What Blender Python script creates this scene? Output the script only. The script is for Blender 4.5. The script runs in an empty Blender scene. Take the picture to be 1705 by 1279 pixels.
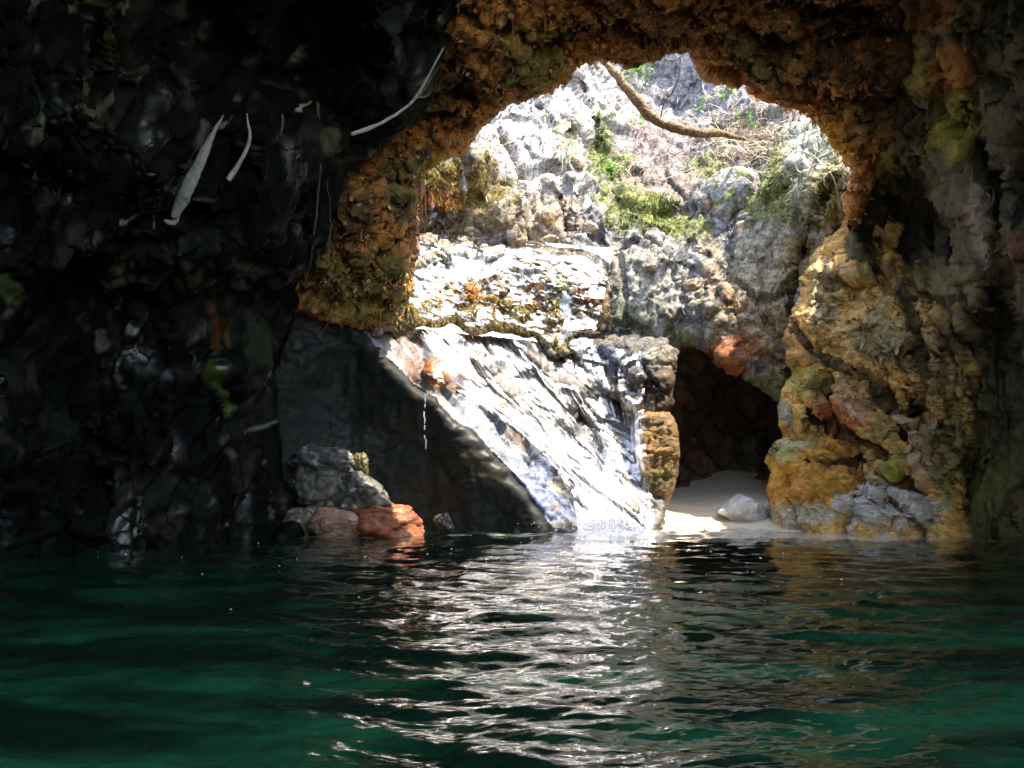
import bpy, math, random
import numpy as np
from mathutils import Vector
random.seed(7)
S = bpy.context.scene
COL = S.collection

# ------------------------------------------------------------------ camera
FPX, CX, CY, HORIZON = 1638.0, 852.5, 639.5, 790.0
CAMZ = 0.60
PITCH = math.atan((HORIZON - CY) / FPX)
cam = bpy.data.cameras.new("camera"); camo = bpy.data.objects.new("camera", cam); COL.objects.link(camo)
camo.location = (0, 0, CAMZ); camo.rotation_euler = (math.pi / 2 + PITCH, 0, 0)
cam.sensor_width = 36.0; cam.lens = 36.0 * FPX / 1705.0
cam.clip_start = 0.05; cam.clip_end = 500
S.camera = camo

# ------------------------------------------------------------------ light
SUN_EL, SUN_AZ = math.radians(68), math.radians(95)      # azimuth measured from +Y towards +X
w = bpy.data.worlds.new("World"); S.world = w; w.use_nodes = True
nt = w.node_tree; nt.nodes.clear()
sky = nt.nodes.new("ShaderNodeTexSky"); sky.sky_type = 'NISHITA'; sky.sun_disc = False
sky.sun_elevation = SUN_EL; sky.sun_rotation = SUN_AZ
bg = nt.nodes.new("ShaderNodeBackground"); bg.inputs[1].default_value = 0.15
wo = nt.nodes.new("ShaderNodeOutputWorld")
nt.links.new(sky.outputs[0], bg.inputs[0]); nt.links.new(bg.outputs[0], wo.inputs[0])
sl = bpy.data.lights.new("sun", 'SUN'); sl.energy = 2.0; sl.angle = math.radians(0.5); sl.color = (1.0, 0.96, 0.9)
so = bpy.data.objects.new("sun", sl); COL.objects.link(so)
tosun = Vector((math.sin(SUN_AZ) * math.cos(SUN_EL), math.cos(SUN_AZ) * math.cos(SUN_EL), math.sin(SUN_EL)))
so.rotation_euler = tosun.to_track_quat('Z', 'Y').to_euler()
so.location = (3, 12, 20)
S.view_settings.view_transform = 'Standard'; S.view_settings.look = 'None'
S.view_settings.exposure = 3.1; S.view_settings.gamma = 1.0
try:
    S.view_settings.use_white_balance = True; S.view_settings.white_balance_temperature = 7700; S.view_settings.white_balance_tint = 12
except Exception: pass
try:
    S.cycles.max_bounces = 12; S.cycles.diffuse_bounces = 6; S.cycles.transparent_max_bounces = 12
    S.cycles.use_denoising = True
except Exception: pass

# ------------------------------------------------------------------ geometry helpers
UPV = np.array([0, -math.sin(PITCH), math.cos(PITCH)]); FWD = np.array([0, math.cos(PITCH), math.sin(PITCH)])
def at(px, py, Y):
    """world point seen at pixel (px,py) of the 1705x1279 photograph, at distance Y down the cave"""
    px = np.asarray(px, float); py = np.asarray(py, float); Y = np.asarray(Y, float)
    a = (px - CX) / FPX; b = (CY - py) / FPX
    d = np.stack([a, UPV[1] * b + FWD[1], UPV[2] * b + FWD[2]], -1)
    P = d * (Y / d[..., 1])[..., None]
    P[..., 2] += CAMZ
    return P

def _h(ix, iy, iz, s):
    n = (ix * 374761393 + iy * 668265263 + iz * 2147483647 + s * 1274126177) & 0xFFFFFFFF
    n = ((n ^ (n >> 13)) * 1274126177) & 0xFFFFFFFF
    n = ((n ^ (n >> 16)) * 2246822519) & 0xFFFFFFFF
    return (n ^ (n >> 15)) & 0xFFFFFFFF
_ang = np.arange(64) * 2.399963; _zz = 1 - (np.arange(64) + .5) / 32; _rr = np.sqrt(1 - _zz ** 2)
_G = np.stack([np.cos(_ang) * _rr, np.sin(_ang) * _rr, _zz], -1)
def pn(P, s=0):
    P = np.asarray(P, float); I = np.floor(P).astype(np.int64); f = P - I
    u = f * f * f * (f * (f * 6 - 15) + 10); out = np.zeros(P.shape[:-1])
    for dx in (0, 1):
        for dy in (0, 1):
            for dz in (0, 1):
                g = _G[_h(I[..., 0] + dx, I[..., 1] + dy, I[..., 2] + dz, s) & 63]
                d = (g * (f - np.array([dx, dy, dz]))).sum(-1)
                wgt = (u[..., 0] if dx else 1 - u[..., 0]) * (u[..., 1] if dy else 1 - u[..., 1]) * (u[..., 2] if dz else 1 - u[..., 2])
                out += d * wgt
    return out * 1.6
def fbm(P, o=4, s=0, ridged=False, gain=.5):
    a, t, r = 1.0, 0.0, np.zeros(P.shape[:-1])
    for k in range(o):
        v = pn(P * (2.03 ** k) + 17.3 * k, s + k)
        if ridged: v = 1 - 2.2 * np.abs(v)
        r += a * v; t += a; a *= gain
    return r / t
def cell(P, s=0, jit=.9):
    P = np.asarray(P, float); I = np.floor(P).astype(np.int64)
    f1 = np.full(P.shape[:-1], 9.0); f2 = f1.copy(); cid = np.zeros(P.shape[:-1])
    for dx in (-1, 0, 1):
        for dy in (-1, 0, 1):
            for dz in (-1, 0, 1):
                c = I + np.array([dx, dy, dz])
                h = _h(c[..., 0], c[..., 1], c[..., 2], s)
                q = c + .5 + jit * (np.stack([(h & 1023) / 1023., ((h >> 10) & 1023) / 1023., ((h >> 20) & 1023) / 1023.], -1) - .5)
                d = np.sqrt(((P - q) ** 2).sum(-1))
                m = d < f1
                f2 = np.where(m, f1, np.minimum(f2, d)); cid = np.where(m, (h % 997) / 997., cid); f1 = np.where(m, d, f1)
    return f1, f2, cid
def smooth(x): x = np.clip(x, 0, 1); return x * x * (3 - 2 * x)
def rot(ax, deg):
    a = math.radians(deg); c, s = math.cos(a), math.sin(a)
    return np.array({'x': [[1, 0, 0], [0, c, -s], [0, s, c]], 'y': [[c, 0, s], [0, 1, 0], [-s, 0, c]], 'z': [[c, -s, 0], [s, c, 0], [0, 0, 1]]}[ax], float)
def chaikin(pts, n=1, closed=True):
    p = np.array(pts, float)
    for _ in range(n):
        q = np.roll(p, -1, 0) if closed else p[1:]
        a = p if closed else p[:-1]
        r = np.empty((len(a) * 2, p.shape[1])); r[0::2] = a * .75 + q * .25; r[1::2] = a * .25 + q * .75
        if not closed: r = np.vstack([p[:1], r, p[-1:]])
        p = r
    return p
def resample(p, step, closed=True):
    q = np.vstack([p, p[:1]]) if closed else p
    L = np.r_[0, np.cumsum(np.linalg.norm(np.diff(q, axis=0), axis=1))]
    n = max(3, int(L[-1] / step)); t = np.linspace(0, L[-1], n + 1)
    if closed: t = t[:-1]
    return np.stack([np.interp(t, L, q[:, k]) for k in range(q.shape[1])], -1)
def seg_near(pt, A, B):
    """distance + nearest point from points to a set of segments"""
    best = np.full(len(pt), 1e9); near = np.zeros((len(pt), 2)); tt = np.zeros(len(pt))
    for k in range(len(A)):
        d = B[k] - A[k]; L = max((d * d).sum(), 1e-9)
        t = np.clip(((pt - A[k]) @ d) / L, 0, 1); q = A[k] + t[:, None] * d
        e = ((pt - q) ** 2).sum(1); m = e < best
        best[m] = e[m]; near[m] = q[m]; tt[m] = (k + t[m]) / len(A)
    return np.sqrt(best), near, tt
def inside(pt, poly):
    x, y = pt[:, 0], pt[:, 1]; r = np.zeros(len(pt), bool); n = len(poly)
    for i in range(n):
        (x1, y1), (x2, y2) = poly[i], poly[(i + 1) % n]
        if y1 == y2: continue
        c = ((y1 > y) != (y2 > y)) & (x < (x2 - x1) * (y - y1) / (y2 - y1) + x1); r ^= c
    return r
class RBF:
    def __init__(s, C):
        C = np.array(C, float); s.c = C[:, :2] / 100; v = C[:, 2]; n = len(C)
        d = np.linalg.norm(s.c[:, None] - s.c[None], axis=2)
        K = np.sqrt(d * d + .15); M = np.zeros((n + 3, n + 3)); M[:n, :n] = K - np.eye(n) * 0.02
        Q = np.c_[np.ones(n), s.c]; M[:n, n:] = Q; M[n:, :n] = Q.T
        s.w = np.linalg.solve(M, np.r_[v, 0, 0, 0])
    def __call__(s, px, py):
        p = np.stack([np.asarray(px, float), np.asarray(py, float)], -1) / 100; o = s.w[-3] + p[..., 0] * s.w[-2] + p[..., 1] * s.w[-1]
        for k in range(len(s.c)):
            d2 = ((p - s.c[k]) ** 2).sum(-1); o = o + s.w[k] * np.sqrt(d2 + .15)
        return o

def tag(o, label, cat, group=None, kind=None):
    o['label'] = label
    if cat: o['category'] = cat
    if group: o['group'] = group
    if kind: o['kind'] = kind
    return o
def mesh_obj(name, V, F, mat, parent=None, cols=None, uv=None, smoothf=True, origin=True):
    """V (n,3), F list/array of polys; one linked mesh object"""
    V = np.asarray(V, float)
    org = np.zeros(3)
    if origin and parent is None:
        org = np.array([V[:, 0].mean(), V[:, 1].mean(), V[:, 2].min()])
    elif parent is not None:
        org = np.array(parent.location)
    V = V - org
    me = bpy.data.meshes.new(name)
    if isinstance(F, np.ndarray):
        n, k = F.shape; me.vertices.add(len(V)); me.vertices.foreach_set('co', V.ravel().astype(np.float32))
        me.loops.add(n * k); me.loops.foreach_set('vertex_index', F.ravel().astype(np.int32))
        me.polygons.add(n); me.polygons.foreach_set('loop_start', (np.arange(n) * k).astype(np.int32))
        me.update(calc_edges=True)
    else:
        me.from_pydata(V.tolist(), [], [list(f) for f in F]); me.update()
    me.validate()
    if smoothf: me.polygons.foreach_set('use_smooth', np.ones(len(me.polygons), bool))
    if cols is not None:
        a = me.color_attributes.new('Col', 'FLOAT_COLOR', 'POINT')
        c = np.ones((len(V), 4), np.float32); c[:, :cols.shape[1]] = cols; a.data.foreach_set('color', c.ravel())
    if uv is not None:
        l = me.uv_layers.new(name='UVMap'); li = np.empty(len(me.loops), np.int32); me.loops.foreach_get('vertex_index', li)
        l.data.foreach_set('uv', uv[li].ravel().astype(np.float32))
    me.materials.append(mat)
    o = bpy.data.objects.new(name, me); COL.objects.link(o)
    if parent is not None: o.parent = parent
    else: o.location = org
    return o

# ------------------------------------------------------------------ materials
def nodes(name):
    m = bpy.data.materials.new(name); m.use_nodes = True; t = m.node_tree; t.nodes.clear()
    def N(k, **a):
        n = t.nodes.new('ShaderNode' + k)
        for q, v in a.items(): setattr(n, q, v)
        return n
    def L(a, b): t.links.new(a, b)
    return m, N, L
def rock_mat(name, var=(.45, 1.35), scale=9., fine=45., bump=.5, dist=.03, rough=(.55, .9), spec=.3, stretch=(1, 1, 1), rotd=(0, 0, 0),
             speck=.0, tint=None, tint_amt=.3, crack=0., cscale=6.):
    m, N, L = nodes(name)
    tc = N('TexCoord'); mp = N('Mapping'); L(tc.outputs['Object'], mp.inputs[0])
    mp.inputs['Scale'].default_value = stretch; mp.inputs['Rotation'].default_value = [math.radians(a) for a in rotd]
    at_ = N('Attribute', attribute_name='Col')
    n1 = N('TexNoise'); n1.inputs['Scale'].default_value = scale; n1.inputs['Detail'].default_value = 8; n1.inputs['Roughness'].default_value = .68; n1.inputs['Distortion'].default_value = .6
    n2 = N('TexNoise'); n2.inputs['Scale'].default_value = fine; n2.inputs['Detail'].default_value = 6; n2.inputs['Roughness'].default_value = .7
    n3 = N('TexNoise'); n3.inputs['Scale'].default_value = scale * .35; n3.inputs['Detail'].default_value = 5
    for n in (n1, n2, n3): L(mp.outputs[0], n.inputs['Vector'])
    mr = N('MapRange'); mr.inputs[1].default_value = .33; mr.inputs[2].default_value = .67; mr.inputs[3].default_value = var[0]; mr.inputs[4].default_value = var[1]
    ad = N('Math', operation='MULTIPLY_ADD'); L(n2.outputs[0], ad.inputs[0]); ad.inputs[1].default_value = .55
    sc = N('Math', operation='MULTIPLY'); L(n1.outputs[0], sc.inputs[0]); sc.inputs[1].default_value = .45; L(sc.outputs[0], ad.inputs[2])
    L(ad.outputs[0], mr.inputs[0])
    mul = N('Mix', data_type='RGBA', blend_type='MULTIPLY'); mul.inputs[0].default_value = 1
    L(at_.outputs[0], mul.inputs[6]); L(mr.outputs[0], mul.inputs[7])
    cur = mul.outputs[2]
    if tint:
        tr = N('MapRange'); tr.inputs[1].default_value = .52; tr.inputs[2].default_value = .66; tr.inputs[4].default_value = tint_amt
        L(n3.outputs[0], tr.inputs[0]); tm = N('Mix', data_type='RGBA'); L(tr.outputs[0], tm.inputs[0]); L(cur, tm.inputs[6]); tm.inputs[7].default_value = (*tint, 1)
        cur = tm.outputs[2]
    if speck:
        v = N('TexVoronoi'); v.inputs['Scale'].default_value = fine * .8; L(mp.outputs[0], v.inputs['Vector'])
        vr = N('MapRange'); vr.inputs[1].default_value = 0; vr.inputs[2].default_value = 1; vr.inputs[3].default_value = 1 - speck; vr.inputs[4].default_value = 1 + speck * .6
        sp = N('SeparateColor'); L(v.outputs['Color'], sp.inputs[0]); L(sp.outputs[0], vr.inputs[0])
        m2 = N('Mix', data_type='RGBA', blend_type='MULTIPLY'); m2.inputs[0].default_value = 1; L(cur, m2.inputs[6]); L(vr.outputs[0], m2.inputs[7]); cur = m2.outputs[2]
    b = N('Bump'); b.inputs['Strength'].default_value = bump; b.inputs['Distance'].default_value = dist
    hgt = ad.outputs[0]
    if crack:
        v = N('TexVoronoi', feature='DISTANCE_TO_EDGE'); v.inputs['Scale'].default_value = cscale
        wn = N('Mix', data_type='VECTOR'); wn.inputs[0].default_value = .12; L(mp.outputs[0], wn.inputs[4]); L(n1.outputs['Color'], wn.inputs[5]); L(wn.outputs[1], v.inputs['Vector'])
        cr = N('MapRange'); cr.inputs[1].default_value = 0; cr.inputs[2].default_value = .06; cr.inputs[3].default_value = -crack; cr.inputs[4].default_value = 0
        L(v.outputs['Distance'], cr.inputs[0]); aa = N('Math', operation='ADD'); L(hgt, aa.inputs[0]); L(cr.outputs[0], aa.inputs[1]); hgt = aa.outputs[0]
    L(hgt, b.inputs['Height'])
    p = N('BsdfPrincipled'); L(cur, p.inputs['Base Color']); L(b.outputs[0], p.inputs['Normal'])
    rr = N('MapRange'); rr.inputs[1].default_value = .35; rr.inputs[2].default_value = .65; rr.inputs[3].default_value = rough[0]; rr.inputs[4].default_value = rough[1]
    L(n3.outputs[0], rr.inputs[0]); L(rr.outputs[0], p.inputs['Roughness']); p.inputs['Specular IOR Level'].default_value = spec
    o = N('OutputMaterial'); L(p.outputs[0], o.inputs[0]); return m
def simple_mat(name, col, rough=.7, scale=30, var=.4, bump=.4, dist=.01, spec=.3, trans=0):
    m, N, L = nodes(name)
    tc = N('TexCoord'); n1 = N('TexNoise'); n1.inputs['Scale'].default_value = scale; n1.inputs['Detail'].default_value = 6; L(tc.outputs['Object'], n1.inputs['Vector'])
    mr = N('MapRange'); mr.inputs[1].default_value = .3; mr.inputs[2].default_value = .7; mr.inputs[3].default_value = 1 - var; mr.inputs[4].default_value = 1 + var
    L(n1.outputs[0], mr.inputs[0]); mul = N('Mix', data_type='RGBA', blend_type='MULTIPLY'); mul.inputs[0].default_value = 1
    mul.inputs[6].default_value = (*col, 1); L(mr.outputs[0], mul.inputs[7])
    b = N('Bump'); b.inputs['Strength'].default_value = bump; b.inputs['Distance'].default_value = dist; L(n1.outputs[0], b.inputs['Height'])
    p = N('BsdfPrincipled'); L(mul.outputs[2], p.inputs['Base Color']); L(b.outputs[0], p.inputs['Normal']); p.inputs['Roughness'].default_value = rough
    p.inputs['Specular IOR Level'].default_value = spec
    o = N('OutputMaterial')
    if trans:
        tl = N('BsdfTranslucent'); L(mul.outputs[2], tl.inputs[0]); mx = N('MixShader'); mx.inputs[0].default_value = trans
        L(p.outputs[0], mx.inputs[1]); L(tl.outputs[0], mx.inputs[2]); L(mx.outputs[0], o.inputs[0])
    else: L(p.outputs[0], o.inputs[0])
    return m

M_gorge = rock_mat('pale weathered rock', var=(.25, 1.3), scale=10, fine=38, bump=.9, dist=.05, rough=(.6, .95), speck=.35, crack=.5, cscale=5)
M_arch = rock_mat('rooty brown rock', var=(.2, 1.8), scale=8, fine=34, bump=1, dist=.06, rough=(.55, .9), stretch=(1, 1, 1.8), rotd=(0, 35, 0), speck=.3)
M_dark = rock_mat('wet slate', var=(.2, 1.8), scale=3.5, fine=20, bump=.5, dist=.03, rough=(.35, .8), spec=.2, stretch=(1, 1, .6))
_t = M_dark.node_tree; _p = [n for n in _t.nodes if n.type == 'BSDF_PRINCIPLED'][0]; _n = [n for n in _t.nodes if n.type == 'TEX_NOISE'][2]
_a = _t.nodes.new('ShaderNodeMapRange'); _a.inputs[1].default_value = .56; _a.inputs[2].default_value = .66; _a.inputs[3].default_value = .04; _a.inputs[4].default_value = .5
_b = _t.nodes.new('ShaderNodeMapRange'); _b.inputs[1].default_value = .56; _b.inputs[2].default_value = .66; _b.inputs[3].default_value = .7; _b.inputs[4].default_value = .2
for _m in (_a, _b): _t.links.new(_n.outputs[0], _m.inputs[0])
_n.inputs['Scale'].default_value = 2.4
_t.links.new(_a.outputs[0], _p.inputs['Specular IOR Level']); _t.links.new(_b.outputs[0], _p.inputs['Roughness'])
M_dark2 = rock_mat('smooth wet slate', var=(.6, 1.35), scale=3, fine=18, bump=.35, dist=.02, rough=(.4, .75), spec=.16)
M_slab = rock_mat('washed limestone slab', var=(.5, 1.3), scale=8, fine=40, bump=.6, dist=.03, rough=(.25, .6), spec=.5, crack=.3, cscale=3)
M_tan = rock_mat('ochre banded rock', var=(.45, 1.55), scale=9, fine=38, bump=1, dist=.05, rough=(.4, .85), speck=.3, stretch=(.6, 1, 1.6), rotd=(0, -42, 0), crack=.5, cscale=2.2)
M_right = rock_mat('dark mossy rock', var=(.3, 1.7), scale=6, fine=24, bump=.9, dist=.06, rough=(.35, .8), spec=.4, stretch=(1.6, 1, .5))
M_sand = rock_mat('wet pale sand', var=(.75, 1.15), scale=7, fine=90, bump=.3, dist=.01, rough=(.3, .7), spec=.4)

# ------------------------------------------------------------------ rock bodies
def paint(px, py, P, base, spots, seed):
    c = np.tile(np.array(base, float), (len(px), 1))
    if not spots: return c
    wob = fbm(P * 3.0, 4, seed + 50, gain=.6); wob2 = fbm(P * 9.0, 3, seed + 70)
    for s in spots:
        if s[0] == 'e':
            _, x, y, rx, ry, col, st = s[:7]; ang = math.radians(s[7]) if len(s) > 7 else 0
            dx, dy = px - x, py - y; ca, sa = math.cos(ang), math.sin(ang)
            d = np.sqrt(((dx * ca + dy * sa) / rx) ** 2 + ((-dx * sa + dy * ca) / ry) ** 2)
            m = smooth((1.15 - d + wob * .9 + wob2 * .45) * 2.2) * st
        elif s[0] == 'l':
            _, pts, wd, col, st = s[:5]; q = np.array(pts, float)
            d, _, _ = seg_near(np.c_[px, py], q[:-1], q[1:])
            m = smooth((1.3 - d / wd + wob * .5 + wob2 * .3) * 1.8) * st
        elif s[0] == 'n':                                  # patches everywhere, by noise
            _, fs, thr, col, st = s[:5]
            m = smooth((fbm(P * fs, 4, seed + int(fs * 10) + int(thr * 100)) - thr) * 7) * st
        c = c * (1 - m[:, None]) + np.array(col) * m[:, None]
    return c
BODIES = {}
def body(name, outline, ctrl, mat, base, step=3., r=26, R=.25, T=1.2, rb=160, noise=(), spots=(), feats=(), seed=0, wob=(5, 60), rnd=1, edge=.35, parent=None, raise_px=None):
    poly = resample(chaikin(outline, rnd), 9)
    if wob[0]:
        q = np.c_[poly / wob[1], np.full(len(poly), seed * 3.1)]
        poly = poly + wob[0] * 2.2 * np.stack([fbm(q, 4, seed + 3, gain=.6), fbm(q + 40, 4, seed + 4, gain=.6)], -1)
    x0, y0 = poly.min(0) - step; x1, y1 = poly.max(0) + step
    def axis(a, b, lo, hi):
        s = []; v = a
        while v < b + step:
            s.append(v); v += step if lo - step * 5 < v < hi else step * 5
        return np.array(s)
    xs = axis(x0, x1, -30, 1735); ys = axis(y0, y1, -30, 935)
    X, Yp = np.meshgrid(xs, ys); pt = np.c_[X.ravel(), Yp.ravel()]
    ins = inside(pt, poly).reshape(X.shape)
    A = poly; B = np.roll(poly, -1, 0)
    ii = np.where(ins.ravel())[0]
    # coarse distances by sampling the outline on a grid of nearest segments
    dist = np.zeros(len(pt)); near = pt.copy()
    dd, nn, _ = seg_near(pt[ii], A, B); dist[ii] = dd; near[ii] = nn
    cellk = ins[:-1, :-1] & ins[1:, :-1] & ins[:-1, 1:] & ins[1:, 1:]
    H, W = X.shape; idx = np.arange(H * W).reshape(H, W)
    cy, cx = np.where(cellk)
    F = np.stack([idx[cy, cx], idx[cy, cx + 1], idx[cy + 1, cx + 1], idx[cy + 1, cx]], -1)
    cnt = np.bincount(F.ravel(), minlength=H * W)
    used = cnt > 0; bnd = used & (cnt < 4)
    loc = np.where(bnd & (dist < step * 9), True, False)
    pp = pt.copy(); pp[loc] = near[loc]; dist = np.where(loc, 0, dist)
    rbf = RBF(ctrl)
    u = np.where(used)[0]; px, py = pp[u, 0], pp[u, 1]; d = dist[u]
    def feat(px, py):
        o = np.zeros(len(px))
        for f in feats:
            if f[0] == 'e':
                _, x, y, rx, ry, amp = f[:6]; ang = math.radians(f[6]) if len(f) > 6 else 0
                dx, dy = px - x, py - y; ca, sa = math.cos(ang), math.sin(ang)
                q = ((dx * ca + dy * sa) / rx) ** 2 + ((-dx * sa + dy * ca) / ry) ** 2
                o += amp * np.exp(-q * 1.6)
            elif f[0] == 'l':
                _, pts, wd, amp = f[:4]; q = chaikin(pts, 1, False)
                e, _, _ = seg_near(np.c_[px, py], q[:-1], q[1:]); o += amp * np.exp(-(e / wd) ** 2)
        return o
    D = np.maximum(rbf(px, py), 1.6) - feat(px, py)
    t = np.clip(1 - d / r, 0, 1); Df = D + R * (1 - np.sqrt(1 - t * t))
    Pf = at(px, py, Df)
    tb = np.clip(d / rb, 0, 1); Db = D + R + T * np.sqrt(1 - (1 - tb) ** 2)
    Pb = at(px, py, Db)
    fi = np.full(H * W, -1); fi[u] = np.arange(len(u))
    bn = bnd[u]; bi = np.where(bn, np.arange(len(u)), len(u) + np.cumsum(~bn) - 1)
    V = np.vstack([Pf, Pb[~bn]])
    Ff = fi[F]; Fb = bi[Ff][:, ::-1]; Fb = Fb[~bn[Ff].all(1)]
    Fa = np.vstack([Ff, Fb])
    def vnorm(V, Fa):
        e = np.cross(V[Fa[:, 2]] - V[Fa[:, 0]], V[Fa[:, 3]] - V[Fa[:, 1]]); n = np.zeros_like(V)
        for k in range(4):
            for c in range(3): n[:, c] += np.bincount(Fa[:, k], e[:, c], minlength=len(V))
        return n / (np.linalg.norm(n, axis=1)[:, None] + 1e-12)
    n = vnorm(V, Fa)
    if n[:len(u)][~bn][:, 1].mean() > 0: Fa = Fa[:, ::-1]; n = -n
    dd = np.r_[d, d[~bn]]; att = edge + (1 - edge) * np.clip(dd / 45, 0, 1)
    for q in noise:
        kind, sc, amp = q[:3]; Mx = q[3] if len(q) > 3 else np.eye(3); Q = (V @ Mx.T) * sc
        if kind == 'f': v = fbm(Q, 5, seed + 11, gain=.55)
        elif kind == 'r': v = fbm(Q, 5, seed + 13, True, gain=.55) - .4
        elif kind == 'c':                                   # rounded cobbles
            Qw = Q + .25 * np.stack([pn(Q * 1.3, 5), pn(Q * 1.3, 6), pn(Q * 1.3, 7)], -1)
            f1, f2, cid = cell(Qw, seed + 2); v = np.sqrt(np.clip(1 - (f1 * 1.25) ** 2, 0, 1)) * (.4 + cid) - .5
        elif kind == 'b':                                   # broken blocks: stepped cells with creases
            Qw = Q + .35 * np.stack([pn(Q * .9, 5), pn(Q * .9, 6), pn(Q * .9, 7)], -1)
            f1, f2, cid = cell(Qw, seed + 8); v = (cid - .5) * smooth((f2 - f1) * 5) - .5 * (1 - smooth((f2 - f1) * 8))
        V = V + n * (v * amp * (att if amp > .03 else 1))[:, None]
        if amp > .08: n = vnorm(V, Fa)
    c = paint(np.r_[px, px[~bn]], np.r_[py, py[~bn]], V, base, spots, seed)
    o = mesh_obj(name, V, Fa, mat, parent, cols=c)
    G = np.full((H * W, 3), np.nan); G[u] = V[:len(u)]; Gn = np.zeros((H * W, 3)); Gn[u] = n[:len(u)]
    def surf(x, y):
        j = np.clip(np.searchsorted(xs, x), 0, W - 1); i = np.clip(np.searchsorted(ys, y), 0, H - 1); k = idx[i, j]
        if np.isnan(G[k, 0]): return None, None
        return G[k], Gn[k]
    YY = V[:len(u), 1]; Yg = np.full(H * W, np.nan); Yg[u] = YY; Yg = Yg.reshape(H, W)
    def ay(x, y):
        j = np.clip(np.searchsorted(xs, x), 0, W - 1); i = np.clip(np.searchsorted(ys, y), 0, H - 1); return Yg[i, j]
    BODIES[name] = dict(ay=ay, obj=o, surf=surf, rbf=rbf, poly=poly)
    return o

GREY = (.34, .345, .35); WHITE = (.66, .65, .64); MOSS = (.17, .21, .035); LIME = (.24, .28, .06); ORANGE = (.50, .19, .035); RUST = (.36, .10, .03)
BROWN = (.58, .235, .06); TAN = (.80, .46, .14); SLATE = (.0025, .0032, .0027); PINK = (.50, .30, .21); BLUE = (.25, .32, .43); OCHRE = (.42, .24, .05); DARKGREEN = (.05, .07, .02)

_d = np.array([.63, -.41, -.66]); _e = np.cross(_d, [0, -.7, .7]); _e /= np.linalg.norm(_e); _g = np.cross(_d, _e)
FLOW = np.stack([_d * .38, _e * 1.5, _g])
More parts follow.
